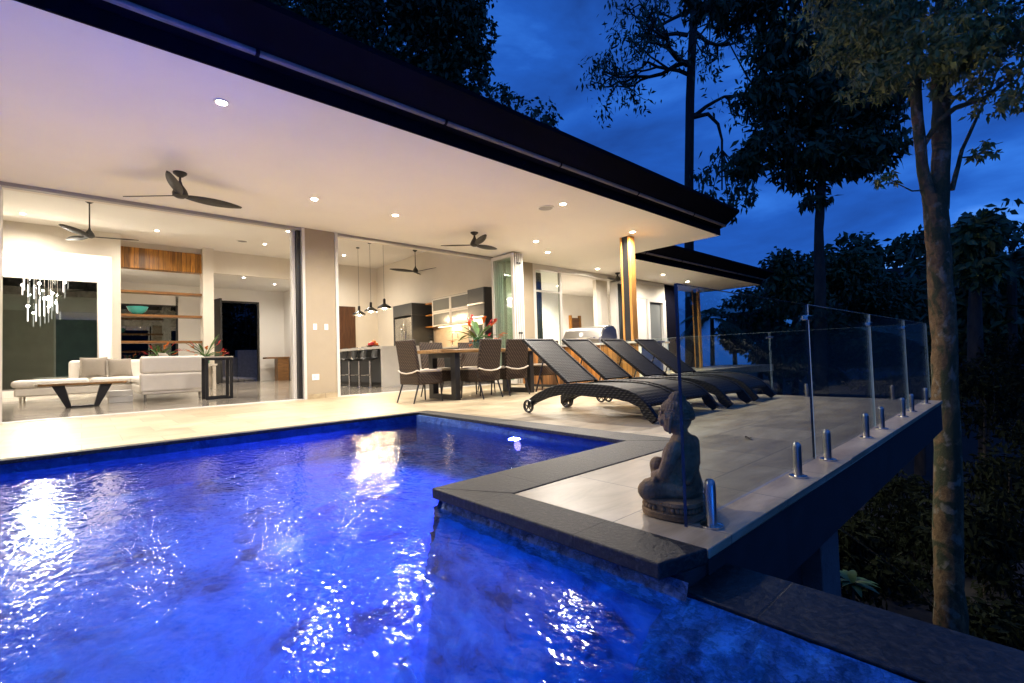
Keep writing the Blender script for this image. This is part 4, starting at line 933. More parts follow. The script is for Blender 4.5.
# ------------------------------------------------------------------ loungers
def lounger(x, label):
    t = thing('sun_lounger', label, 'sun lounger', (x, 3.4, 0), 0, 'charcoal woven sun loungers')   # local y: foot -0.95 .. wheels +0.95
    W = .30
    crv = [(.93, .12), (.80, .19), (.60, .265), (.40, .315), (.15, .335), (-.10, .33), (-.35, .315), (-.55, .275), (-.68, .22), (-.78, .13), (-.88, 0.0)]
    for s in (-1, 1):
        b = MB(); pts = []
        up = [(y, z+.052-.02*max(0, (y-.6))) for y, z in crv]; dn = [(y+(.06 if z < .2 and y < 0 else 0), max(0, z-.062-.035*max(0, 1-abs(y+.05)/.75))) for y, z in crv]
        poly = up + dn[::-1]
        k = len(b.v); x0, x1 = s*W-.028, s*W+.028
        n = len(crv)
        for xx in (x0, x1):
            for (yy, zz) in up: b.v.append((xx, yy, zz))
            for (yy, zz) in dn: b.v.append((xx, yy, zz))
        for i in range(n-1):
            b.f.append((i, i+1, n+i+1, n+i)); b.f.append((2*n+i, 3*n+i, 3*n+i+1, 2*n+i+1))
            b.f.append((i, 2*n+i, 2*n+i+1, i+1)); b.f.append((n+i, n+i+1, 3*n+i+1, 3*n+i))
        b.f.append((0, n, 3*n, 2*n)); b.f.append((n-1, 3*n-1, 4*n-1, 2*n-1))
        b.build('side_rail', M['wickerK'], t, bevel=.008)
        w = MB().lathe([(.062, -.014), (.080, -.016), (.085, 0), (.080, .016), (.062, .014)], (s*.355, .90, .085), 22, 'X')
        w = w.build('wheel', M['black'], t)
        h = MB(); h.lathe([(.001, -.013), (.016, -.013), (.016, .013), (.001, .013)], (s*.355, .90, .085), 12, 'X')
        for k5 in range(5):
            a = k5*2*PI/5+.3; h.tube([(s*.355, .90+.012*math.cos(a), .085+.012*math.sin(a)), (s*.355, .90+.068*math.cos(a), .085+.068*math.sin(a))], .008, 5)
        h.build('hub', M['fan'], w)
    for s in (-1, 1): MB().tube([(s*.29, .90, .085), (s*.372, .90, .085)], .011, 8).build('axle', M['black'], t)
    # woven seat sheet
    b = MB(); seat = [(.30, .352), (.05, .362), (-.2, .36), (-.4, .345), (-.58, .305), (-.70, .245), (-.76, .19)]
    poly = seat+[(y, z-.03) for y, z in seat[::-1]]
    n = len(seat)
    for xx in (-.275, .275):
        for (yy, zz) in poly: b.v.append((xx, yy, zz))
    m = 2*n
    for i in range(m):
        j = (i+1) % m; b.f.append((i, j, m+j, m+i))
    for i in range(n-1):
        b.f.append((i, m-1-i, m-2-i, i+1)); b.f.append((m+i, m+i+1, 2*m-2-i, 2*m-1-i))
    b.build('seat', M['wickerK'], t)
    # raised backrest
    br = MB(); L = .80; an = R(36.5)
    dy, dz = math.cos(an), math.sin(an)
    for xx in (-.275, .245): pass
    def bp(u, v, w): return (u, .30+dy*v-dz*w, .375+dz*v+dy*w)
    def bbox(u0, u1, v0, v1, w0, w1, q):
        q.add([bp(u0,v0,w0),bp(u1,v0,w0),bp(u1,v1,w0),bp(u0,v1,w0),bp(u0,v0,w1),bp(u1,v0,w1),bp(u1,v1,w1),bp(u0,v1,w1)],
              [(0,3,2,1),(4,5,6,7),(0,1,5,4),(1,2,6,5),(2,3,7,6),(3,0,4,7)])
    bbox(-.245, .245, .02, L+.10, -.012, .008, br); o = br.build('backrest', M['sling'], t, smooth=0)
    fr = MB(); bbox(-.285, -.245, 0, L+.13, -.022, .016, fr); bbox(.245, .285, 0, L+.13, -.022, .016, fr); bbox(-.244, .244, L+.09, L+.13, -.022, .016, fr)
    fr.build('back_frame', M['wickerK'], t, bevel=.006)
    for s in (-1, 1):
        MB().tube([bp(s*.25, .50, -.02), (s*.25, .86, .26)], .010, 6).build('prop', M['black'], t)
    return t
l0 = lounger(4.50, 'first charcoal woven lounger nearest the dining table, wheels at its head')
copy_thing(l0, (5.28, 3.43, 0), R(-1.2), 'second charcoal woven lounger from the pool side')
copy_thing(l0, (6.13, 3.38, 0), R(.8), 'third charcoal woven lounger from the pool side')
copy_thing(l0, (7.08, 3.42, 0), R(-.6), 'last charcoal woven lounger beside the far glass fence')

# ------------------------------------------------------------------ glass fences
def spigot(p, parent):
    sp = MB().lathe([(.002, 0), (.021, 0), (.0215, .165), (.018, .180), (.010, .188), (.002, .189)], p, 18).build('spigot', M['spig'], parent)
    MB().lathe([(.002, 0), (.045, 0), (.045, .008), (.03, .012), (.002, .012)], p, 20).build('base_plate', M['chrome'], sp)
def gpanel_x(x0, x1, y, parent, dark=False):
    p = MB().box(x0+.002, x1-.002, y-.006, y+.006, .052, .958).build('panel', M['glass'], parent, smooth=0)
    MB().box(x0, x0+.0018, y-.006, y+.006, .05, .96).box(x1-.0018, x1, y-.006, y+.006, .05, .96).box(x0+.002, x1-.002, y-.006, y+.006, .9585, .960).build('edge', M['gedged'] if dark else M['gedge'], p, smooth=0)
def gpanel_y(y0, y1, x, parent):
    p = MB().box(x-.006, x+.006, y0+.002, y1-.002, .052, .958).build('panel', M['glass'], parent, smooth=0)
    MB().box(x-.006, x+.006, y0, y0+.0018, .05, .96).box(x-.006, x+.006, y1-.0018, y1, .05, .96).box(x-.006, x+.006, y0+.002, y1-.002, .9585, .960).build('edge', M['gedge'], p, smooth=0)
FY = .905
t = thing('glass_fence', 'frameless glass fence on steel spigots along the outer deck edge', 'glass fence', (0, 0, 0))
for i, (a, c) in enumerate(((1.665, 3.185), (3.20, 4.745), (4.76, 6.25), (6.265, 7.735))): gpanel_x(a, c, FY, t, i == 0)
for x in (1.87, 2.90, 3.45, 4.456, 5.0, 5.95, 6.45, 7.40): spigot((x, FY, .0), t)
for x in (3.192, 4.752, 6.257): MB().box(x-.045, x+.045, FY-.016, FY+.016, .865, .895).build('clamp', M['chrome'], t, bevel=.004)
t = thing('glass_fence', 'glass fence across the far end of the deck behind the loungers', 'glass fence', (0, 0, 0))
for a, c in ((.925, 2.705), (2.72, 4.4), (4.415, 5.9)): gpanel_y(a, c, 7.75, t)
for y in (1.27, 2.25, 3.1, 4.0, 4.8, 5.5): spigot((7.75, y, 0), t)
for y in (2.712, 4.407): MB().box(7.734, 7.766, y-.05, y+.05, .865, .895).build('clamp', M['chrome'], t, bevel=.004)

# ------------------------------------------------------------------ statue
def statue():
    t = thing('seated_statue', 'dark carved stone statue of a cross-legged meditating figure on the deck corner', 'statue', (1.955, 1.09, 0), R(4)); t.scale = (.95, .95, .95)
    # plinth: rounded slab with a carved lotus rim
    b = MB(); n = 40
    def ring(rx, ry, z): return [(rx*math.copysign(abs(math.cos(a))**.6, math.cos(a)), ry*math.copysign(abs(math.sin(a))**.6, math.sin(a)), z) for a in np.linspace(0, 2*PI, n, endpoint=False)]
    rings = [ring(.155, .125, 0), ring(.168, .137, .006), ring(.170, .140, .030), ring(.158, .129, .036), ring(.158, .129, .060), ring(.168, .138, .066), ring(.165, .135, .080), ring(.150, .120, .084), ring(.08, .06, .085)]
    vs = [p for r in rings for p in r]; fs = []
    for i in range(len(rings)-1):
        for j in range(n): fs.append((i*n+j, i*n+(j+1) % n, (i+1)*n+(j+1) % n, (i+1)*n+j))
    fs.append(tuple(range(n))[::-1]); fs.append(tuple((len(rings)-1)*n+j for j in range(n)))
    b.add(vs, fs)
    for p in ring(.158, .129, .048)[::1]: b.ball(p, (.011, .011, .013), 8, 6)
    b.build('plinth', M['stone'], t, smooth=50)
    q = MB()
    def limb(pts, rads, k=12):
        pts = [Vector(p) for p in pts]
        for i in range(len(pts)-1):
            d = (pts[i+1]-pts[i]).length; m = max(3, int(d/.012))
            for j in range(m+1):
                u = j/m; q.ball(pts[i].lerp(pts[i+1], u), rads[i]+(rads[i+1]-rads[i])*u, k, 7)
    q.ball((0, -.035, .10), (.105, .075, .055))           # hips
    limb([(0, -.035, .11), (0, -.03, .18), (0, -.028, .25), (0, -.03, .30)], [.078, .066, .078, .062])
    q.ball((0, -.022, .285), (.098, .052, .05)); q.ball((0, -.01, .26), (.07, .05, .05)); q.ball((0, -.045, .27), (.085, .04, .06))
    limb([(0, -.028, .31), (0, -.02, .37)], [.036, .033])  # neck
    for s in (-1, 1):
        limb([(s*.05, -.01, .10), (s*.115, .06, .105), (s*.135, .085, .10)], [.062, .050, .045])     # thigh to knee
        limb([(s*.135, .085, .098), (s*.05, .125, .095), (-s*.05, .115, .10)], [.044, .036, .028])   # shin to the other side
        q.ball((-s*.06, .10, .115), (.035, .025, .02))
        limb([(s*.098, -.03, .295), (s*.128, -.022, .24), (s*.130, .005, .185)], [.036, .033, .029])  # upper arm
        limb([(s*.130, .005, .185), (s*.085, .065, .155), (s*.035, .095, .148)], [.029, .026, .02])  # forearm
        q.ball((s*.018, .10, .148), (.035, .024, .014))
        for k in range(4): limb([(s*.03, .085+k*.009, .152), (-s*.012, .092+k*.009, .154)], [.0075, .006], 8)
        limb([(s*.03, .10, .155), (s*.008, .104, .172)], [.008, .006], 8)
    limb([(0, .10, .155), (0, .10, .19)], [.034, .038]);                                          # bowl held in the lap
    # head
    q.ball((0, -.005, .425), (.064, .070, .075)); q.ball((0, .012, .398), (.052, .054, .052)); q.ball((0, .034, .368), (.028, .026, .020))
    limb([(0, .062, .440), (0, .077, .408)], [.007, .0125], 8); q.ball((0, .066, .388), (.022, .011, .0055)); q.ball((0, .064, .380), (.018, .011, .005))
    q.ball((.027, .050, .405), (.022, .018, .020)); q.ball((-.027, .050, .405), (.022, .018, .020))
    for s in (-1, 1):
        limb([(s*.045, .046, .446), (s*.025, .062, .447), (s*.008, .064, .440)], [.006, .007, .005], 8)
        q.ball((s*.024, .057, .433), (.015, .009, .006))
        limb([(s*.066, -.008, .440), (s*.070, -.010, .425), (s*.067, -.004, .400), (s*.064, .002, .372), (s*.058, .002, .358)], [.010, .012, .010, .009, .007], 8)
        q.ball((s*.075, 0, .235), (.045, .035, .075)); q.ball((s*.085, .02, .165), (.045, .045, .04))
    # draped robe hem over the back and the legs
    limb([(.07, -.06, .29), (.02, -.085, .22), (-.07, -.08, .15)], [.018, .016, .015], 8)
    limb([(-.105, .02, .215), (-.14, .055, .13), (-.12, .115, .082)], [.010, .014, .012], 8)
    for k in range(5): limb([(-.125+.012*k, .01+k*.006, .15-.012*k), (-.145+.02*k, .075+.012*k, .09)], [.007, .006], 8)
    o = q.build('body', M['stone'], t, smooth=0)
    rm = o.modifiers.new('one_skin', 'REMESH'); rm.mode = 'VOXEL'; rm.voxel_size = .0032; rm.use_smooth_shade = True; o.location = (0, 0, .012)
    sm = o.modifiers.new('soft', 'SMOOTH'); sm.factor = .5; sm.iterations = 1
    # hair of small curls with the topknot
    c = MB(); rnd = random.Random(2)
    for i in range(10):
        th = R(8+i*9.8); m = max(1, int(2*PI*math.sin(th)/.19))
        for j in range(m):
            a = 2*PI*(j+.5*(i % 2))/m; x, y, z = .067*math.sin(th)*math.cos(a), .073*math.sin(th)*math.sin(a), .078*math.cos(th)
            if y > .030 and z < .028: continue
            if z < -.028 and y > -.03: continue
            c.ball((x, y-.006, .430+z), .0098, 8, 6)
    for i in range(5):
        th = R(12+i*18); m = max(1, int(2*PI*math.sin(th)/.36))
        for j in range(m):
            a = 2*PI*(j+.5*(i % 2))/m; c.ball((.033*math.sin(th)*math.cos(a), -.012+.033*math.sin(th)*math.sin(a), .502+.033*math.cos(th)), .0095, 8, 6)
    c.ball((0, -.01, .440), (.063, .069, .069)); c.ball((0, -.012, .500), (.032, .032, .033))
    o = c.build('hair', M['stonehair'], t, smooth=0)
    rm = o.modifiers.new('one_skin', 'REMESH'); rm.mode = 'VOXEL'; rm.voxel_size = .0028; rm.use_smooth_shade = True; o.location = (0, 0, .012)
statue()
t = thing('fallen_leaf', 'curled brown leaf lying on the empty deck', 'leaf', (3.86, 1.53, .002), R(40))
b = MB(); vs = []
for i in range(9):
    u = i/8; w = .022*math.sin(PI*min(.96, u+.03)); vs += [(u*.09, w, .012*math.sin(u*5)+.012), (u*.09, 0, .004+.004*u), (u*.09, -w, .010*math.cos(u*4)+.012)]
fs = []
for i in range(8): fs += [(i*3, i*3+1, i*3+4, i*3+3), (i*3+1, i*3+2, i*3+5, i*3+4)]
b.add(vs, fs).build('blade', M['walnut'], t, smooth=60)
MB().tube([(-.03, 0, .004), (.0, 0, .004)], .0015, 5).build('stalk', M['walnut'], t)

# curtains
def curtain(x0, x1, y, z0, z1, label):
    b = MB(); n = 60; vs = []
    for z in (z0, z1):
        for i in range(n+1):
            u = i/n; vs.append((x0+(x1-x0)*u, y+.05*math.sin(u*PI*9)+(.0 if z == z1 else .015*math.sin(u*23)), z))
    b.add(vs, [(i, i+1, n+2+i, n+1+i) for i in range(n)])
    o = b.build('curtain', M['curtain'], smooth=80); sm = o.modifiers.new('thick', 'SOLIDIFY'); sm.thickness = .01
    tag(o, label, 'curtain', 'dark bedroom curtains')
curtain(9.92, 10.45, 10.1, .02, 3.25, 'dark grey curtain behind the first sliding glass pane')
curtain(13.9, 14.7, 10.05, .02, 3.25, 'dark grey curtain beside the honey timber post')

# ------------------------------------------------------------------ pool lamps
def pool_lamp(x, y, z, d, power, col, label, spot=150):
    t = thing('pool_light', label, 'pool light', (x, y, z), group='underwater pool lights')
    ax = 'X' if abs(d[0]) > .5 else 'Y'; sg = d[0] if ax == 'X' else d[1]
    MB().lathe([(.055, 0), (.07, sg*.005), (.07, sg*.02), (.055, sg*.02)], (0, 0, 0), 20, ax).build('rim', M['chrome'], t)
    MB().lathe([(.001, sg*.004), (.053, sg*.004), (.053, sg*.012), (.001, sg*.012)], (0, 0, 0), 20, ax).build('lens', M['poolLens'], t)
    lamp('SPOT', 'pool_lamp', (d[0]*.06, d[1]*.06, 0), power, col, .06, t, spot, d, .5)
PC = (.03, .23, 1)
PP = (.14, .12, 1)
pool_lamp(3.315, 3.60, -.20, (-1, 0, 0), 420, PP, 'violet underwater light on the short right pool wall')
pool_lamp(-4.99, 1.3, -.7, (1, 0, 0), 330, PC, 'blue underwater light on the left end wall of the pool')
pool_lamp(-1.6, -3.99, -.7, (0, 1, 0), 370, PC, 'blue underwater light on the near pool wall', 165)
pool_lamp(.1, -3.99, -.6, (0, 1, 0), 260, PC, 'added unseen blue pool lamp that brightens the rock by the spill ledge', 165)  # extra lamp out of view, added to brighten the spill edge rock
pool_lamp(-3.2, 5.615, -.62, (0, -1, 0), 60, PP, 'violet underwater light at the left of the long pool wall')

# ------------------------------------------------------------------ vegetation
def leaf_mesh(b_v, b_f, pts, size, aspect, rnd, droop=.3, spread=1.0):
    for p in pts:
        a = rnd.uniform(0, 2*PI); e = rnd.uniform(-1.2, .7)*spread-droop
        d = Vector((math.cos(a)*math.cos(e), math.sin(a)*math.cos(e), math.sin(e)))
        s = d.cross(Vector((rnd.uniform(-1, 1), rnd.uniform(-1, 1), rnd.uniform(-.2, 1)))).normalized()
        L = size*rnd.uniform(.6, 1.35); w = L*aspect
        k = len(b_v); p = Vector(p)
        b_v += [tuple(p), tuple(p+d*L*.45+s*w/2), tuple(p+d*L-Vector((0, 0, L*.12))), tuple(p+d*L*.45-s*w/2)]
        b_f.append((k, k+1, k+2, k+3))
def crown_points(blobs, n, rnd, clump=.35, per=9):
    """clumpy points inside ellipsoids (centre, (rx,ry,rz)), biased to the shell"""
    vol = [r[0]*r[1]*r[2] for c, r in blobs]; tot = sum(v**.67 for v in vol); pts = []
    for (c, r), v in zip(blobs, vol):
        m = int(n*v**.67/tot/per)+1
        for _ in range(m):
            d = Vector((rnd.gauss(0, 1), rnd.gauss(0, 1), rnd.gauss(0, 1))).normalized(); u = rnd.uniform(.25, 1)**.5*rnd.uniform(.8, 1.12)
            q = Vector(c)+Vector((d.x*r[0], d.y*r[1], d.z*r[2]))*u
            cl = clump*min(r)*rnd.uniform(.4, 1.2)
            for _ in range(per):
                pts.append(q+Vector((rnd.gauss(0, cl), rnd.gauss(0, cl), rnd.gauss(0, cl*.55)))*.6)
    return pts
def plain_mesh(name, v, f, mat, parent):
    me = bpy.data.meshes.new(name); me.from_pydata(v, [], f); me.update(); me.materials.append(mat)
    o = bpy.data.objects.new(name, me); COL.objects.link(o); o.parent = parent; return o
def tree(name, label, base, trunk_paths, blobs, n, leaf, aspect, mat, bark, seed, clump=.35, per=9, droop=.3, group=None, limbs=True, cat='tree'):
    """base: world point; trunk_paths: list of ([world points], [radii])"""
    rnd = random.Random(seed); base = Vector(base)
    t = thing(name, label, cat, tuple(base), group=group)
    tb = MB()
    for pts, rads in trunk_paths:
        q = []; rr = []
        for i in range(len(pts)-1):
            a, c = Vector(pts[i]), Vector(pts[i+1]); m = 5
            for j in range(m):
                u = j/m; p = a.lerp(c, u); s = rads[i]+(rads[i+1]-rads[i])*u
                if 0 < i+j: p = p+Vector((rnd.uniform(-1, 1), rnd.uniform(-1, 1), 0))*s*.07
                q.append(p-base); rr.append(s*rnd.uniform(.95, 1.06))
        q.append(Vector(pts[-1])-base); rr.append(rads[-1]); tb.tube(q, rr, 12)
    if limbs and trunk_paths:
        for c, r in blobs:
            tp, tr = trunk_paths[0]; s = Vector(tp[max(0, len(tp)-2)]).lerp(Vector(tp[-1]), rnd.uniform(0, 1)); e = Vector(c)+Vector((0, 0, r[2]*.2))
            mid = s.lerp(e, .55)+Vector((rnd.uniform(-.2, .2), rnd.uniform(-.2, .2), -.08))*(e-s).length*.5
            tb.tube([s-base, mid-base, e-base], [tr[-1]*.7, tr[-1]*.4, tr[-1]*.15], 6)
    if trunk_paths: tb.build('trunk', bark, t, smooth=70)
    v, f = [], []
    pts = [p-base for p in crown_points(blobs, n, rnd, clump, per)]
    leaf_mesh(v, f, pts, leaf, aspect, rnd, droop)
    if v: plain_mesh('crown', v, f, mat, t)
    return t
def BL(px, py, d, r): return (at(px, py, d), r)

# main pale tree beyond the deck corner
D3 = 6.9
def P3(x, y, d=D3): return at(x, y, d)
tr = [([P3(952, 665), P3(950, 625), P3(949, 560), P3(947, 450), P3(944, 340), P3(939, 250), P3(934, 195)], [0.237, 0.185, 0.167, 0.155, 0.148, 0.144, 0.141]),
      ([P3(931, 205), P3(922, 165), P3(917, 115), P3(915, 60), P3(908, 0), P3(900, -60)], [0.089, 0.070, 0.067, 0.063, 0.056, 0.037]),
      ([P3(938, 210), P3(941, 150), P3(941, 100), P3(939, 50), P3(944, -20), P3(950, -90)], [0.122, 0.107, 0.104, 0.096, 0.074, 0.044]),
      ([P3(924, 145), P3(938, 122, 6.7), P3(955, 108, 6.6), P3(985, 98, 6.5), P3(1010, 78, 6.4), P3(1045, 45, 6.3)], [0.037, 0.037, 0.033, 0.030, 0.026, 0.015]),
      ([P3(952, 190), P3(962, 150), P3(978, 115), P3(992, 85), P3(1000, 60, 6.9)], [0.033, 0.024, 0.019, 0.016, 0.007]),
      ([P3(960, 158), P3(975, 156), P3(990, 146), P3(1003, 142)], [0.013, 0.010, 0.007, 0.004]),
      ([P3(930, 190), P3(912, 191), P3(896, 183), P3(886, 176)], [0.013, 0.010, 0.007, 0.003])]
D3b = 6.6
bl = [BL(880, 82, 6.6, (.5, .5, .18)), BL(905, 55, 6.5, (.7, .7, .35)), BL(945, 45, 6.4, (.8, .7, .4)), BL(985, 40, 6.5, (.8, .7, .35)),
      BL(1010, 90, 6.4, (.45, .5, .3)), BL(860, 40, 6.8, (.7, .7, .3)), BL(925, -20, 6.6, (1.4, 1.2, .4)), BL(1030, 0, 6.3, (1.0, .9, .45)), BL(985, 150, 6.8, (.22, .2, .10)), BL(890, 178, 6.9, (.18, .2, .10)), BL(850, -10, 6.8, (.9, .9, .3)), BL(965, 72, 6.5, (.5, .5, .25)), BL(870, 25, 6.5, (.6, .6, .3))]
tree('rainforest_tree', 'tall forked tree with pale mottled bark beyond the deck corner', P3(951, 660), tr, bl, 17000, .10, .36, M['leafC'], M['barkm'], 31, .22, 9, .25, limbs=False)

# thin tall tree behind the lower roof, sparse crown
def sparse_tree():
    rnd = random.Random(12); D = 32; px = lambda x, y, dd=0: at(x, y, D+dd)
    base = Vector(at(690, 400, D)); t = thing('tall_tree', 'thin tall tree with sparse twisted branches behind the lower roof', 'tree', tuple(base))
    tb = MB()
    def tube(pts, r0, r1, n=8):
        m = len(pts); tb.tube([Vector(p)-base for p in pts], [r0+(r1-r0)*i/(m-1) for i in range(m)], n)
    tube([px(690, 400), px(690, 300), px(689, 240), px(689, 180), px(690, 100), px(692, 50), px(695, 0), px(697, -60), px(699, -140)], .32, .24, 12)
    lv, lf = [], []
    def grow(p, d, L, r, depth):
        n = 4; q = Vector(p); pts = [q.copy()]; d = Vector(d)
        for i in range(n):
            d = (d+Vector((rnd.gauss(0, .30), rnd.gauss(0, .30), rnd.gauss(-.02, .28)))).normalized(); q = q+d*L/n; pts.append(q.copy())
        tube(pts, r, r*.55, 5)
        if depth == 0:
            cl = [q+Vector((rnd.gauss(0, .42), rnd.gauss(0, .42), rnd.gauss(-.1, .30))) for _ in range(16)]
            leaf_mesh(lv, lf, [c-base for c in cl], .40, .34, rnd, .5); return
        for k in range(rnd.choice((2, 3, 3))):
            s = pts[rnd.randint(2, n)]; dd = (d+Vector((rnd.gauss(0, .6), rnd.gauss(0, .6), rnd.gauss(-.02, .5)))).normalized()
            grow(s, dd, L*rnd.uniform(.55, .8), r*.55, depth-1)
    RI = Vector((.741, -.671, 0)); UP = Vector((0, 0, 1)); FW = Vector((.672, .74, 0))
    for (x, y), (dr, du), L, r in (((687, 65), (-1, .25), 3.6, .20), ((688, 35), (-.9, .35), 3.0, .16), ((690, 75), (-.85, -.25), 3.2, .15), ((687, 62), (-1, -.15), 3.6, .17),
                                   ((692, 30), (.8, .2), 2.8, .17), ((694, 5), (1, -.15), 3.6, .18), ((690, 118), (.9, .12), 2.6, .17), ((694, 10), (-.8, .3), 2.8, .15), ((696, -20), (.8, -.3), 3.6, .16), ((696, -30), (-.7, .1), 2.8, .15)):
        grow(px(x, y), RI*dr+UP*du+FW*rnd.uniform(-.35, .35), L, r, 3)
    # the drooping bough on the right with hanging foliage
    tube([px(690, 118), px(708, 114), px(718, 124), px(722, 140), px(722, 190)], .16, .05, 6)
    for (x, y, w) in ((705, 175, 10), (722, 165, 14), (735, 190, 12), (712, 195, 12), (745, 175, 10), (728, 205, 12), (750, 195, 8)):
        cl = [Vector(at(x+rnd.gauss(0, w*.55), y+rnd.gauss(0, w*.5), D+rnd.gauss(0, .8))) for _ in range(70)]
        leaf_mesh(lv, lf, [c-base for c in cl], .5, .36, rnd, .7)
        tube([px(722, 150), px(x, y)], .05, .02, 5)
    tb.build('trunk', M['bark'], t, smooth=70); plain_mesh('crown', lv, lf, M['leafA'], t)
sparse_tree()
# dense dark tree in the middle of the sky
D2 = 24
bl = [BL(800, 100, D2, (2.4, 2.4, 1.6)), BL(845, 115, D2, (2.2, 2.2, 1.7)), BL(770, 145, D2, (1.7, 1.7, .9)), BL(825, 160, D2, (2.6, 2.6, 1.1)), BL(870, 150, D2, (1.6, 1.6, 1.1)), BL(790, 50, D2, (2, 2, 1.3)), BL(745, 165, D2, (.9, .9, .6)),
      BL(840, 60, D2, (2.4, 2.4, 1.5)), BL(880, 100, D2, (1.5, 1.5, 1.3)), BL(800, 5, D2, (2.6, 2.2, 1.2)), BL(740, 10, D2+1, (1.6, 1.6, .7)), BL(815, 198, D2, (.7, .7, .35)), BL(758, 95, D2, (1.1, 1.1, .7)), BL(705, 0, D2+2, (1.6, 1.4, .5)), BL(870, 10, D2, (2.4, 2.2, 1.2))]
tree('shade_tree', 'dense dark broad-leaved tree against the sky right of the roof tips', at(822, 420, D2),
     [([at(822, 420, D2), at(820, 300, D2), at(819, 230, D2), at(822, 175, D2), at(820, 110, D2)], [.34, .26, .21, .19, .12])], bl, 20000, .46, .36, M['leafA'], M['bark'], 41, .30, 9, .35)
# trees behind the house roof at top left
def pxb(px, py, d, r): return BL(px, py, d, (r*1.1, r*1.1, r))
tree('roofside_tree', 'dense dark tree rising behind the roof, its crown cut by the frame top', at(435, 420, 34), [([at(440, 420, 34), at(440, 100, 34), at(438, 20, 34)], [.4, .3, .2])],
     [pxb(430, 10, 34, 2.8), pxb(460, 35, 34, 2.2), pxb(465, 75, 34, 1.8), pxb(440, 70, 34, 1.6), pxb(415, 20, 34, 1.6), pxb(450, -30, 34, 3), pxb(478, 50, 34, .9), pxb(455, 105, 34, 1.4), pxb(400, 60, 34, 1.8), pxb(390, 0, 34, 1.8), pxb(470, 5, 34, 1.2), pxb(420, 95, 34, 1.6)], 16000, .46, .5, M['leafA'], M['bark'], 51, .28, 9, group='dark trees behind the roof')
tree('roofside_tree', 'lacy dark tree behind the roof at the upper left, sky showing through', at(320, 420, 36), [([at(320, 420, 36), at(322, 60, 36), at(330, -20, 36)], [.4, .3, .2])],
     [pxb(290, 10, 36, 2.6), pxb(335, 25, 36, 2.2), pxb(370, 45, 36, 1.7), pxb(385, 75, 36, 1.6), pxb(260, -5, 36, 2), pxb(345, 60, 36, 1.8), pxb(310, 50, 36, 2), pxb(410, 85, 36, 1.5), pxb(355, -12, 36, 1.4), pxb(430, 105, 36, 1.3), pxb(300, 40, 36, 2.2), pxb(330, -10, 36, 2.0), pxb(360, 20, 36, 1.8), pxb(270, 25, 36, 2.2)], 17000, .40, .45, M['leafA'], M['bark'], 52, .38, 7, group='dark trees behind the roof')
tree('roofside_tree', 'small leafy treetop just clearing the roof line below the dense tree', at(530, 420, 33), [([at(530, 420, 33), at(530, 160, 33), at(535, 118, 33)], [.2, .12, .05])],
     [pxb(515, 108, 33, .9), pxb(540, 115, 33, 1.0), pxb(498, 95, 33, 1.0), pxb(488, 112, 33, 1.2), pxb(548, 125, 33, .6)], 900, .40, .45, M['leafA'], M['bark'], 53, .4, 7, group='dark trees behind the roof')
# tree line on the far slope
line = [(760, 300, 34, 3.0, 2.6, 'A'), (795, 272, 30, 2.6, 2.6, 'B'), (835, 262, 32, 2.6, 2.2, 'B'), (870, 285, 36, 2.6, 2.4, 'A'), (905, 300, 38, 2.8, 2.2, 'A'), (735, 330, 40, 2.0, 1.6, 'A'),
        (985, 300, 20, 2.2, 2.4, 'A'), (1015, 270, 22, 2.0, 2.0, 'A'), (975, 235, 17, .8, 1.5, 'B'), (820, 330, 26, 2.4, 2.0, 'A'), (870, 345, 24, 2.2, 1.8, 'A'), (920, 350, 22, 2.2, 1.8, 'A'), (780, 350, 32, 2.4, 1.6, 'A')]
names = ['bushy tree behind the lower roof tip', 'tallest rounded tree of the far tree line, left of the thin trunk', 'spreading tree of the tree line right of the thin trunk', 'low dark tree of the far tree line above the glass fence top', 'dark tree of the tree line just left of the mottled trunk', 'small dark tree far behind the glass between posts',
         'dark tree right of the mottled trunk', 'dark tree at the right picture edge', 'slim treetop poking up right of the mottled trunk', 'tree seen through the second fence panel', 'tree seen through the third fence panel', 'tree seen through the last fence panel before the trunk', 'low tree seen through the fence clamp area']
for i, ((x, y, d, rw, rh, mk), nm) in enumerate(zip(line, names)):
    rnd = random.Random(100+i); s = d/F
    bl = [BL(x+rnd.uniform(-.5, .5)*rw/s*.9, y+rnd.uniform(-.2, 1.0)*rh/s*.9, d+rnd.uniform(-1, 1), (rw*rnd.uniform(.35, .6), rw*rnd.uniform(.35, .6), rh*rnd.uniform(.3, .5))) for _ in range(15)]
    b0 = at(x, y+rh/s*3.2, d)
    tree('hillside_tree', nm, b0, [([b0, at(x, y+rh/s, d), at(x, y, d)], [.22, .16, .08])], bl, 5200, .40, .42, M['leaf'+mk], M['bark'], 200+i, .35, 8, group='trees along the far slope')
def far_forest():
    rnd = random.Random(77); v, f = [], []
    for k in range(260):
        az = R(rnd.uniform(-150, 16.5)); r = rnd.uniform(62, 96); x, y = r*math.cos(az), r*math.sin(az); z = gz(x, y)
        if -PI/3 > az and k % 2: continue
        w = rnd.uniform(2.0, 4.2); h = rnd.uniform(2.5, 5.5)
        pts = crown_points([(Vector((x, y, z+h*.7)), (w, w, h*.6)), (Vector((x+rnd.uniform(-2, 2), y+rnd.uniform(-2, 2), z+h*1.1)), (w*.6, w*.6, h*.45))], 110, rnd, .35, 6)
        leaf_mesh(v, f, pts, 1.15, .5, rnd, .3)
    o = plain_mesh('distant_forest', v, f, M['leafA'], None)
    tag(o, 'dark mass of distant forest along the ridge behind the fence', 'forest', kind='stuff')
far_forest()
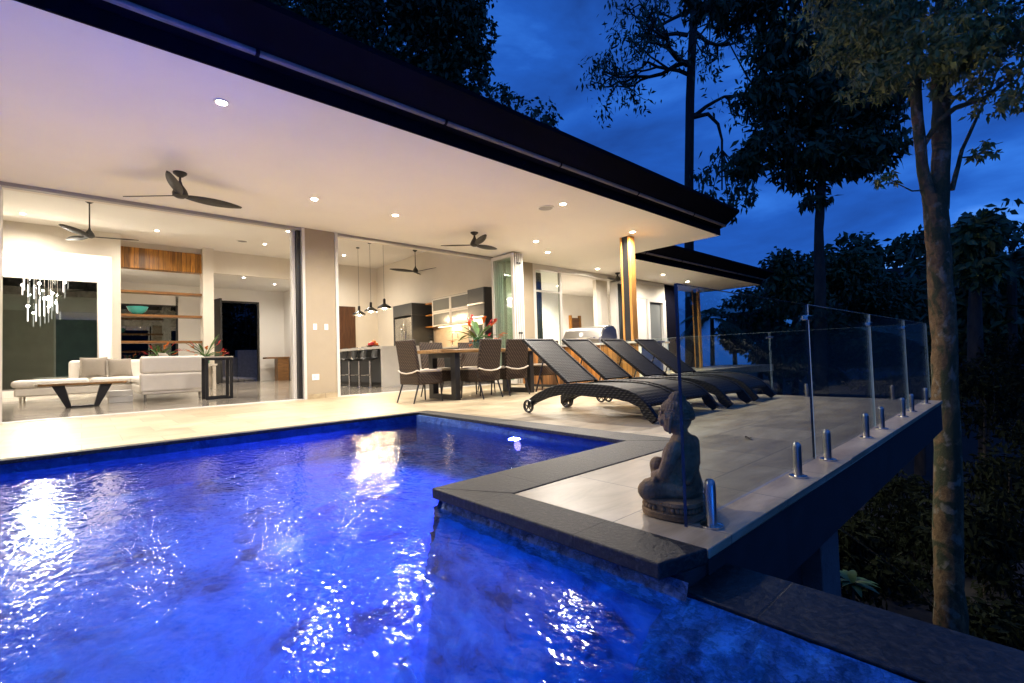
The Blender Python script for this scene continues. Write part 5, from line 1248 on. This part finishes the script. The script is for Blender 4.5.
# bushes under and beside the deck
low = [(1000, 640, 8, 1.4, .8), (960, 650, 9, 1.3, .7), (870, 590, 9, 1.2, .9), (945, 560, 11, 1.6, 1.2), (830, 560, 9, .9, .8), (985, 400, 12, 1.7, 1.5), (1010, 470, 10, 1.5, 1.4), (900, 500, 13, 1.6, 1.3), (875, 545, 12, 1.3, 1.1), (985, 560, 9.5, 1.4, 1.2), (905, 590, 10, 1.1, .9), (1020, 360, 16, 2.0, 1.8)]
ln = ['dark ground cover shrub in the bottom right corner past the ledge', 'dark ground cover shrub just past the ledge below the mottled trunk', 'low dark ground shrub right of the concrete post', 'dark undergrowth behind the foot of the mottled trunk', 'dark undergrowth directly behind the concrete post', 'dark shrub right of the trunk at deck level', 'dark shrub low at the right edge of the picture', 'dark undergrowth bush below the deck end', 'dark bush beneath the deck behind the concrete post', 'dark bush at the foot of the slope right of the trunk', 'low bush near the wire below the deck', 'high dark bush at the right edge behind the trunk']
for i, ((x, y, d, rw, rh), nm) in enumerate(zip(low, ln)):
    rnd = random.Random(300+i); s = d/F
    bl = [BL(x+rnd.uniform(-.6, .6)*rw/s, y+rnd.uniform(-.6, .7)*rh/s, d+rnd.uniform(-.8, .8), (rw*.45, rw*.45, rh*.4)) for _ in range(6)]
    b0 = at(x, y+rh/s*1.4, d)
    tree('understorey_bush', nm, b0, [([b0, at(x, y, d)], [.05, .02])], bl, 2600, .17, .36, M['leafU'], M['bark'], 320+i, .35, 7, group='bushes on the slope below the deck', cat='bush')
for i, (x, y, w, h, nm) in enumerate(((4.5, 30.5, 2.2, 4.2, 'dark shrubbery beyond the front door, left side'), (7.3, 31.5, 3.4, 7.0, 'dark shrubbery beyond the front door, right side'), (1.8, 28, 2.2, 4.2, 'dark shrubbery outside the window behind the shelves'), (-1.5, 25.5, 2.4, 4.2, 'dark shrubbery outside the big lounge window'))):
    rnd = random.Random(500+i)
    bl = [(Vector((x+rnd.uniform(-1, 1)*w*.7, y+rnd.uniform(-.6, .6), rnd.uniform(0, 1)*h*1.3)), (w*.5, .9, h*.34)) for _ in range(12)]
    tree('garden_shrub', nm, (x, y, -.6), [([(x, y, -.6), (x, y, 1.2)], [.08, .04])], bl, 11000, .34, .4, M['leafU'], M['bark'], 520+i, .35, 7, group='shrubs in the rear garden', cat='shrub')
# small lit fern beside the concrete post
def rosette(x, y, d, L, label, seed, n=16):
    rnd = random.Random(seed); base = at(x, y, d); t = thing('fern_plant', label, 'plant', tuple(base))
    b = MB()
    for k in range(n):
        a = 2*PI*k/n+rnd.uniform(-.2, .2); e = rnd.uniform(.3, 1.1); p = Vector((0, 0, 0)); vs = []; dr = Vector((math.cos(a), math.sin(a), 0)); sd = Vector((-math.sin(a), math.cos(a), 0))
        for i in range(7):
            u = i/6; q = dr*L*u*math.cos(e)+Vector((0, 0, L*(u*math.sin(e)-.5*u*u))); w = L*.13*math.sin(PI*min(.97, .1+.87*u)); vs += [tuple(q+sd*w), tuple(q-sd*w)]
        b.add(vs, [(i*2, i*2+1, i*2+3, i*2+2) for i in range(6)])
    b.build('frond', M['leafy'], t, smooth=60); MB().tube([(0, 0, -.3), (0, 0, .02)], .02, 6).build('stem', M['bark'], t)
rosette(783, 578, 4.6, .34, 'small bright green plant under the deck edge beside the concrete post', 4)
rosette(852, 585, 6.0, .36, 'low plant in the dark right of the concrete post', 6)
# palms
def palm(x, y, d, L, label, seed, n=15, base_y=420):
    rnd = random.Random(seed); base = Vector(at(x, base_y, d)); top = Vector(at(x, y, d))-base
    t = thing('palm_tree', label, 'palm', tuple(base), group='palms on the slope')
    MB().tube([(0, 0, 0), top*.5+Vector((.1, 0, 0)), top], [.2, .15, .12], 8).build('trunk', M['bark'], t)
    v, f = [], []
    for k in range(n):
        a = 2*PI*k/n+rnd.uniform(-.25, .25); e = rnd.uniform(-.2, 1.1); dr = Vector((math.cos(a), math.sin(a), 0)); pts = []
        for i in range(13):
            u = i/12; pts.append(top+dr*L*u*math.cos(e)*1.0+Vector((0, 0, L*(u*math.sin(e)-.75*u*u))))
        for i in range(1, 12):
            p = pts[i]; ax = (pts[i+1]-pts[i-1]).normalized(); sd = ax.cross(Vector((0, 0, 1))).normalized()
            for s in (-1, 1):
                for h in (0, .5):
                    q = p.lerp(pts[i+1], h); tip = q+(sd*s*.75+ax*.5+Vector((0, 0, -.45)))*L*.30*math.sin(PI*min(.95, .15+i/14)); w = ax*L*.02
                    m = len(v); v += [tuple(q-w), tuple(q+w), tuple(tip)]; f.append((m, m+1, m+2))
    plain_mesh('frond', v, f, M['leafA'], t)
palm(712, 318, 30, 2.6, 'drooping palm seen through the near glass panel', 5)
palm(1012, 262, 18, 1.7, 'palm crown at the right edge above the dark slope', 8)

# guy wire below the deck
w = MB().tube([(3.36, .84, -.38), P3(905, 575, 6.2), P3(938, 612, 6.75)], .006, 6).build('guy_wire', M['chrome'])
tag(w, 'thin wire slanting from the concrete post down towards the mottled trunk', 'wire')

# ------------------------------------------------------------------ render settings
S.view_settings.view_transform = 'Standard'; S.view_settings.look = 'None'; S.view_settings.gamma = 1; S.view_settings.exposure = 1.25
S.render.engine = 'CYCLES'
cy = S.cycles
cy.use_denoising = True
try: cy.denoiser = 'OPENIMAGEDENOISE'
except Exception: pass
cy.max_bounces = 10; cy.diffuse_bounces = 5; cy.glossy_bounces = 5; cy.transmission_bounces = 4; cy.transparent_max_bounces = 24
cy.sample_clamp_indirect = 40; cy.sample_clamp_direct = 0; cy.blur_glossy = .3; cy.caustics_reflective = False; cy.caustics_refractive = True
cy.use_light_tree = True
